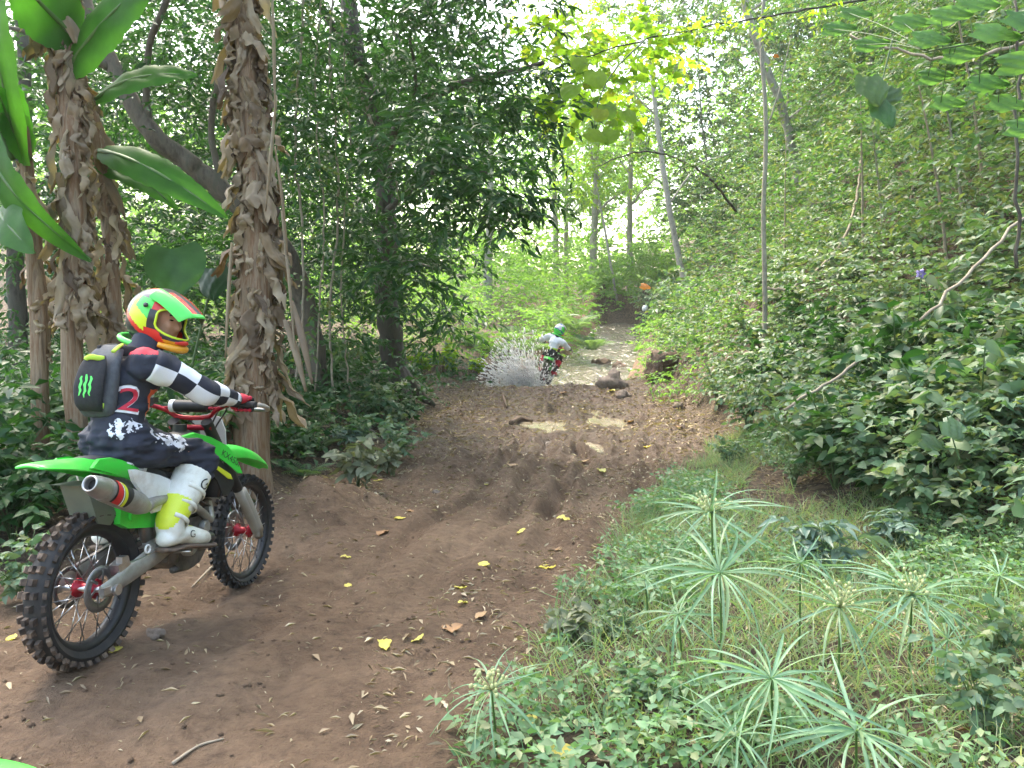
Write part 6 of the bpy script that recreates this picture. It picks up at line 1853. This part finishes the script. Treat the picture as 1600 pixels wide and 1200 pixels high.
def rock(u, v, r, label, mat, sq=(1, 1, .7), name='rock', seed=0):
    p = gnd(u, v)
    mb = MB().ball((0, 0, 0), (r * sq[0], r * sq[1], r * sq[2]), 22, 16)
    me = mb.mesh(name); displace(me, r * .9, 1.1 / r, seed); displace(me, r * .3, 4 / r, seed + 3)
    o = link(name, me, mat); o.location = (p[0], p[1], gz(p[0], p[1]) + r * sq[2] * .45); o.rotation_euler = (0, 0, seed)
    return tag(o, label, 'rock')


rock(936, 578, .36, 'large dark clod of earth lying at the edge of the ford', M['clod'], (1.35, .9, .62), 'earth_lump', 1)
rock(972, 585, .24, 'brown boulder right of the large dark clod by the ford', M['clod'], (1, 1, 1.0), 'boulder', 2)
rock(960, 606, .30, 'pale stone half buried in the berm below the large clod', M['stone'], (1.1, .8, .7), 'stone', 3)
rock(975, 622, .13, 'small reddish stone under the pale stone in the berm', M['stone'], (1.1, 1, .8), 'stone', 4)
rock(1062, 640, .09, 'round pale stone on the right edge of the trail', M['stone'], (1.2, 1, .8), 'stone', 5)
rock(765, 585, .22, 'dark root-bound lump of earth left of the splash', M['clod'], (1.3, 1, .9), 'earth_lump', 6)
rock(1040, 590, .34, 'crumbling lump of dark bank right of the berm', M['clod'], (1.6, .8, .9), 'earth_lump', 7)
rock(682, 770, .035, 'small pale stone on the left half of the trail', M['stone'], (1.3, 1, .6), 'stone', 8)
rock(240, 995, .03, 'small brown stone beside the rear wheel of the near bike', M['stone'], (1.6, 1, .6), 'stone', 9)


def stick(label, pts, r, name='stick', mat='bark_vine'):
    W = []
    for u, v in pts:
        p = gnd(u, v); W.append((p[0], p[1], gz(p[0], p[1]) + r * .8))
    T = catmull(np.array(W), 12); b = T[0].copy()
    o = MB().tube(T - b, np.linspace(r, r * .55, 12) * (.85 + .3 * rng.random(12)), 8).build(name, M[mat]); o.location = b
    return tag(o, label, 'stick')


stick('short dark log on the muddy trail left of the puddle', [(798, 664), (812, 660), (832, 662)], .04, 'log', 'clod')
stick('dry stick slanting out of the left undergrowth', [(525, 642), (570, 668), (606, 690)], .02)
stick('pale stick lying along the left edge of the trail', [(565, 690), (600, 686), (630, 690)], .025)
stick('curved pale stick behind the left trail edge', [(640, 628), (660, 636), (685, 633)], .025)
stick('root end sticking out of the bank left of the splash', [(778, 600), (786, 622), (792, 640)], .035, 'root', 'clod')
stick('long thin straw lying at the bottom edge of the trail', [(270, 1200), (310, 1170), (350, 1160)], .006, 'straw')
stick('pale straw on the trail beside the front wheel', [(330, 890), (300, 920)], .008, 'straw')

# ------------------------------------------------------------------ umbrella sedges
BLADE = []
for s in range(3):
    L_ = 1.0; V_ = []; n_ = 9
    for i in range(n_ + 1):
        f = i / n_; w = .0165 * (math.sin(math.pi * (.12 + .86 * f)) ** .8)
        zz = .14 * f - (.28 + .2 * s) * f ** 2.2
        V_ += [(f, w, zz + .004), (f, 0, zz - .003), (f, -w, zz + .004)]
    BLADE.append(tri_mesh('leaf', np.array(V_), np.array([q for i in range(n_) for q in ((i * 3, i * 3 + 1, i * 3 + 4, i * 3 + 3), (i * 3 + 1, i * 3 + 2, i * 3 + 5, i * 3 + 4))])))
    BLADE[-1].materials.append(M['sedge'])


def sedge(u, v, d, L, n, label, foot=None, flowers=False, tilt=(0, 0)):
    c = pix(u, v, d)
    f = foot if foot is not None else (c[0] + .03, c[1] + .05)
    z0 = gz(*f)
    t = empty('umbrella_sedge', (f[0], f[1], z0), label, 'sedge', 'umbrella sedges in the right foreground')
    b = np.array((f[0], f[1], z0))
    MB().tube([(0, 0, -.02), (c - b) * [.4, .4, .5], c - b], [.0045, .004, .0032], 7, 14).build('stem', M['midrib'], t)
    R0 = Matrix.Rotation(tilt[0], 4, 'X') @ Matrix.Rotation(tilt[1], 4, 'Y')
    for k in range(n):
        o = link('leaf', BLADE[k % 3], None, t)
        el_ = rng.normal(.10, .34)
        s_ = L * 1.1 * (.5 + .6 * rng.random() ** .6)
        o.matrix_local = Matrix.Translation(Vector(c - b)) @ R0 @ Matrix.Rotation(6.283 * (k + .5 * rng.random()) / n, 4, 'Z') @ Matrix.Rotation(-el_, 4, 'Y') @ Matrix.Rotation(rng.normal() * .5, 4, 'X') @ Matrix.Diagonal((s_, s_ * (.8 + .5 * rng.random()), s_, 1))
    if flowers:
        mb = MB()
        for k in range(30):
            dv = nrm(rng.normal(size=3) * [1, 1, .5] + [0, 0, .9]); e_ = c - b + dv * L * (.18 + .2 * rng.random())
            mb.tube([c - b, e_], .0012, 4)
            mb.ball(e_, (.006, .006, .009), 6, 4)
        fo_ = mb.build('flower_head', M['flower_cream'], t); fo_['kind'] = 'stuff'
    return t


sedge(1125, 895, 2.7, 0.297, 39, 'tall umbrella sedge with drooping narrow leaves, tallest clump at the trail edge', tilt=(.25, -.1))
sedge(1112, 800, 3.15, 0.275, 33, 'umbrella sedge with cream flowers standing behind the tallest one', flowers=True, tilt=(.1, 0))
sedge(1312, 948, 2.6, 0.264, 30, 'umbrella sedge right of the tallest one, with dark bluish leaves', flowers=True, tilt=(.2, .2))
sedge(1205, 1060, 2.25, 0.275, 36, 'bright umbrella sedge low in the foreground between two others', tilt=(.3, -.1))
sedge(1338, 1142, 2.1, 0.275, 36, 'lowest umbrella sedge, at the bottom edge right of centre', tilt=(.15, .1))
sedge(1425, 930, 2.75, 0.286, 36, 'umbrella sedge with many cream flower heads, farthest right of the big ones', flowers=True, tilt=(.2, .25))
sedge(768, 1078, 2.35, 0.198, 19, 'lone small umbrella sedge on the bare earth at the trail edge', flowers=True, foot=(pix(775, 1200, 2.38)[0], 2.36), tilt=(.5, -.3))
sedge(1562, 900, 3.2, 0.187, 27, 'small umbrella sedge at the right edge of the picture', tilt=(.1, 0))
sedge(1008, 905, 3.3, 0.121, 21, 'tiny umbrella sedge left of the tallest one', tilt=(.1, 0))
sedge(1250, 880, 3.0, .2, 26, 'pale umbrella sedge half hidden behind the dark bluish one', tilt=(.2, .1))
sedge(1060, 960, 2.9, .2, 26, 'pale umbrella sedge at the left flank of the sedge group', tilt=(.2, -.2))
sedge(1150, 1150, 2.15, .2, 24, 'umbrella sedge at the bottom edge left of the lowest one', tilt=(.3, -.2))
sedge(1520, 1130, 2.5, .2, 24, 'umbrella sedge among herbs in the bottom right corner', tilt=(.2, .2))
sedge(1480, 1000, 2.9, 0.220, 27, 'slender umbrella sedge behind the flowering one at the right', tilt=(.1, .1))

for k in range(16):
    u = 1090 + 32 * k + 12 * rng.random(); v = 470 - (k % 4) * 60 - 30 * rng.random()
    g_ = gnd(u, v); d_ = g_[1]; ln = rng.normal() * 25; hh = rng.uniform(160, 320) * 9 / max(6, d_)
    tree('sapling', 'thin bare-stemmed sapling standing in the thicket on the right hillside', 'sapling', [(*(g_ - [0, 0, .1]), .022)] + pixpath([(u + ln * .4, v - hh * .5, d_, .018), (u + ln, v - hh, d_ - .1, .012), (u + ln * 1.6, v - hh * 1.4, d_ - .2, .006)]),
         [], [pc(u + ln * 1.3, v - hh * 1.2, d_ - .1, 300 / d_, 350 / d_, .3, 14, L=.11, asp=.45, tl=.3)], M['bark_pale'] if k % 2 else M['bark_vine'], M['leaf_bank'], group='thin saplings on the right hillside', seg=6)

# ------------------------------------------------------------------ ferns
def frond_mesh(L, n=16):
    P = []; D = []; N = []; Ls = []
    for i in range(n):
        f = (i + .5) / n
        p = np.array((L * f, 0, L * (.30 * f - .55 * f * f)))
        w = L * .34 * math.sin(math.pi * (.15 + .85 * f) ** .9) ** .8
        for s in (-1, 1):
            P.append(p); D.append((.45, s, -.12)); N.append((0, 0, 1)); Ls.append(max(.015, w))
    P = np.array(P, float); Ls = np.array(Ls)
    g = leaf_geo(P, np.array(D, float), np.array(N, float), Ls, Ls * 0 + L * .055, 'lance')
    me = leaf_mesh('frond', [g]); me.materials.append(M['fern'])
    rk = MB().tube([(L * f, 0, L * (.30 * f - .55 * f * f) - .002) for f in np.linspace(0, 1, 12)], list(np.linspace(.006, .002, 12) * L), 5).mesh('rachis'); rk.materials.append(M['stem_green'])
    return me, rk


FR = frond_mesh(1.0)


def fern(loc, L, n, label, group=None):
    t = empty('fern', loc, label, 'fern', group)
    for k in range(n):
        o = link('frond', FR[0], None, t)
        s_ = L * (.7 + .5 * rng.random())
        o.matrix_local = Matrix.Rotation(6.283 * (k + .4 * rng.random()) / n, 4, 'Z') @ Matrix.Rotation(-.35 - .45 * rng.random(), 4, 'Y') @ Matrix.Diagonal((s_, s_, s_, 1))
        link('rachis', FR[1], None, o)
    return t


for k, (u, v, d, lab) in enumerate(((800, 505, 22.5, 'pale arching fern left of the white-shirted rider, upper one'), (835, 520, 21.8, 'pale arching fern closest to the left of the white-shirted rider'), (770, 525, 21.5, 'pale arching fern above the water spray'),
                                    (740, 510, 22, 'pale arching fern at the left end of the fern bank'), (900, 490, 24, 'pale fern right behind the helmet of the white-shirted rider'), (925, 520, 23.2, 'fern overhanging the stream edge right of the white-shirted rider'), (860, 480, 25, 'fern high in the thicket above the white-shirted rider'))):
    p = pix(u, v, d)
    fern((p[0], p[1], max(gz(p[0], p[1]), p[2] - .55)), .95, 9, lab, 'ferns beside the stream')
for u, v, L_, lab in ((478, 745, .35, 'small bright fern at the foot of the tall banana stem'), (500, 705, .3, 'small feathery fern left of the trail behind the mound'), (1530, 760, .4, 'fern in the shade at the right end of the bank')):
    p = gnd(u, v); fern((p[0], p[1], gz(p[0], p[1])), L_, 8, lab)

# ------------------------------------------------------------------ separate shrubs and herbs
def shrub_tpl(h, n_st, leaf, asp, tm, k, mat, spread=.5, droop=.35):
    geo = []; mb = MB()
    for s in range(n_st):
        a = 6.283 * (s + rng.random() * .5) / n_st; q = spread * (.4 + .6 * rng.random())
        tip = np.array((math.cos(a) * q * h, math.sin(a) * q * h, h * (.6 + .45 * rng.random())))
        pts = np.array([(0, 0, 0), tip * [.35, .35, .55], tip])
        T = catmull(pts, 8)
        mb.tube(T, list(np.linspace(.010, .004, 8) * max(.5, h)), 5)
        m_ = 5
        B = T[[3, 4, 5, 6, 7]]; Dd = nrm(np.gradient(T, axis=0)[[3, 4, 5, 6, 7]] * .6 + rdir(m_) * [.8, .8, .2])
        geo.append(sprays(B, Dd, np.full(m_, .28 * h), k, leaf, asp, droop, tm))
    fm = leaf_mesh('foliage', geo); fm.materials.append(mat)
    sm_ = mb.mesh('stems'); sm_.materials.append(M['stem_green'])
    return fm, sm_


TPL = {
    'broad': shrub_tpl(.7, 9, .085, .6, 'heart', 7, M['leaf_bank']),
    'dusty': shrub_tpl(.45, 6, .10, .6, 'heart', 5, leaf_mat('leaf_dusty', [(.15, .17, .10), (.20, .21, .14), (.12, .15, .08)], .2, .6)),
    'small': shrub_tpl(.6, 9, .055, .5, 'el', 8, M['leaf_bank']),
    'dark': shrub_tpl(.8, 8, .12, .48, 'el', 7, M['leaf_dark']),
    'yellow': shrub_tpl(.7, 8, .14, .6, 'heart', 6, M['leaf_yellow']),
    'blue': shrub_tpl(.5, 5, .13, .4, 'lance', 6, leaf_mat('leaf_blue', [(.13, .20, .16), (.17, .24, .19), (.10, .17, .13)], .25, .4)),
}


def shrub(kind, u, v, sc, label, group=None, cat='shrub'):
    p = gnd(u, v); fm, sm_ = TPL[kind]
    t = empty('shrub' if cat == 'shrub' else 'herb', (p[0], p[1], gz(p[0], p[1]) - .02), label, cat, group)
    link('foliage', fm, None, t); link('stems', sm_, None, t)
    t.rotation_euler = (0, 0, rng.random() * 6.28); t.scale = (sc, sc, sc * (.85 + .3 * rng.random()))
    return t


for row in (('small', 1012, 505, 3.2, 'bush on the right side of the stream hiding the far rider'), ('small', 1040, 520, 3.0, 'bush overhanging the right side of the stream, beside the far rider'), ('dusty', 560, 760, 1.1, 'dusty grey-green shrub on the left edge of the trail beyond the mound'), ('dusty', 605, 740, .7, 'small dusty plant with pale leaves right of the dusty shrub'),
            ('broad', 620, 720, .8, 'dark green bush at the left edge of the trail by the pale stick'), ('small', 1170, 680, 1.5, 'rounded small-leaved bush at the right edge of the trail'),
            ('small', 1120, 640, 1.3, 'small-leaved bush on the bank right of the berm'), ('broad', 1140, 730, .5, 'low plant with round leaves standing alone at the right trail edge'),
            ('dusty', 890, 1010, .5, 'dusty pale plant on the verge left of the sedges'), ('broad', 960, 1000, .3, 'green leafy herb behind the dusty pale plant'), ('broad', 1000, 1090, .26, 'round-leaved herb in the foreground left of the bright sedge'),
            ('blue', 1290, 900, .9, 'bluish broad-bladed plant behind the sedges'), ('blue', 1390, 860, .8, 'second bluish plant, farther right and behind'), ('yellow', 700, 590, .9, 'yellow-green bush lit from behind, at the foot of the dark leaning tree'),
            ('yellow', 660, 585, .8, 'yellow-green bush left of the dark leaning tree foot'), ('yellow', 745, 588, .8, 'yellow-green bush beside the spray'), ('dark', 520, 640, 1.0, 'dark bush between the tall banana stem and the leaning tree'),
            ('broad', 1530, 1150, .42, 'big-leaved herb in the bottom right corner'), ('broad', 1560, 1050, .45, 'leafy herb at the right edge above the corner'), ('broad', 1450, 820, 1.0, 'broad-leaved shrub at the foot of the right bank'),
            ('broad', 1350, 760, .9, 'broad-leaved shrub above the litter patch on the right'), ('broad', 1560, 730, 1.1, 'large shady shrub at the right edge of the bank'), ('small', 1240, 760, .8, 'feathery low bush left of the litter patch'),
            ('dark', 60, 720, 1.0, 'dark broad bush behind the tail of the near bike'), ('dark', 20, 850, .8, 'dark bush at the left edge beside the rear wheel'), ('broad', 40, 940, .5, 'grey-leaved herb at the left edge below the dark bush'),
            ('dark', 330, 700, 1.0, 'dark bush showing under the handlebar of the near bike'), ('blue', 455, 650, .9, 'upright blade-leaved plant right of the tall banana stem'), ('blue', 545, 700, .8, 'drooping blade-leaved plant on the left bank')):
    shrub(*row, cat='herb' if row[3] < .78 else 'shrub')
for k in range(70):                      # shrubs on the right bank that nothing tells apart
    u, v = rng.uniform(1130, 1620), 0
    v = rng.uniform(380, 820) if u > 1300 else rng.uniform(420, 640)
    shrub(('broad', 'broad', 'small', 'dark')[k % 4], u, v, .7 + .6 * rng.random(), 'leafy green shrub among many alike on the right bank', 'leafy shrubs on the right bank')
for k in range(40):
    u = rng.uniform(-20, 640); v = rng.uniform(590, 720) if u > 420 else rng.uniform(640, 830)
    if 300 < u < 430 and v > 720: continue
    p = gnd(u, v)
    if p[0] > trail_left(p[1]) - .25 or (p[1] < 5 and p[0] > -2.6): continue
    shrub(('dark', 'broad', 'dark', 'small')[k % 4], u, v, .6 + .5 * rng.random(), 'dark leafy shrub among many alike left of the trail', 'leafy shrubs left of the trail')

# ------------------------------------------------------------------ thin volume added for the milky glow of the distance
hz = MB().box((0, 80, 14), (280, 280, 40)).build('haze', None, smooth=False)
hm_ = bpy.data.materials.new('haze'); hm_.use_nodes = True
nt = hm_.node_tree
nt.nodes.remove(nt.nodes['Principled BSDF'])
pv = nt.nodes.new('ShaderNodeVolumePrincipled')
pv.inputs['Color'].default_value = (.95, .97, .93, 1); pv.inputs['Density'].default_value = .0009; pv.inputs['Anisotropy'].default_value = .4
nt.links.new(pv.outputs[0], nt.nodes['Material Output'].inputs['Volume'])
hz.data.materials.append(hm_)
tag(hz, 'thin pale haze added for the milky glow in the distance', 'haze', kind='stuff')
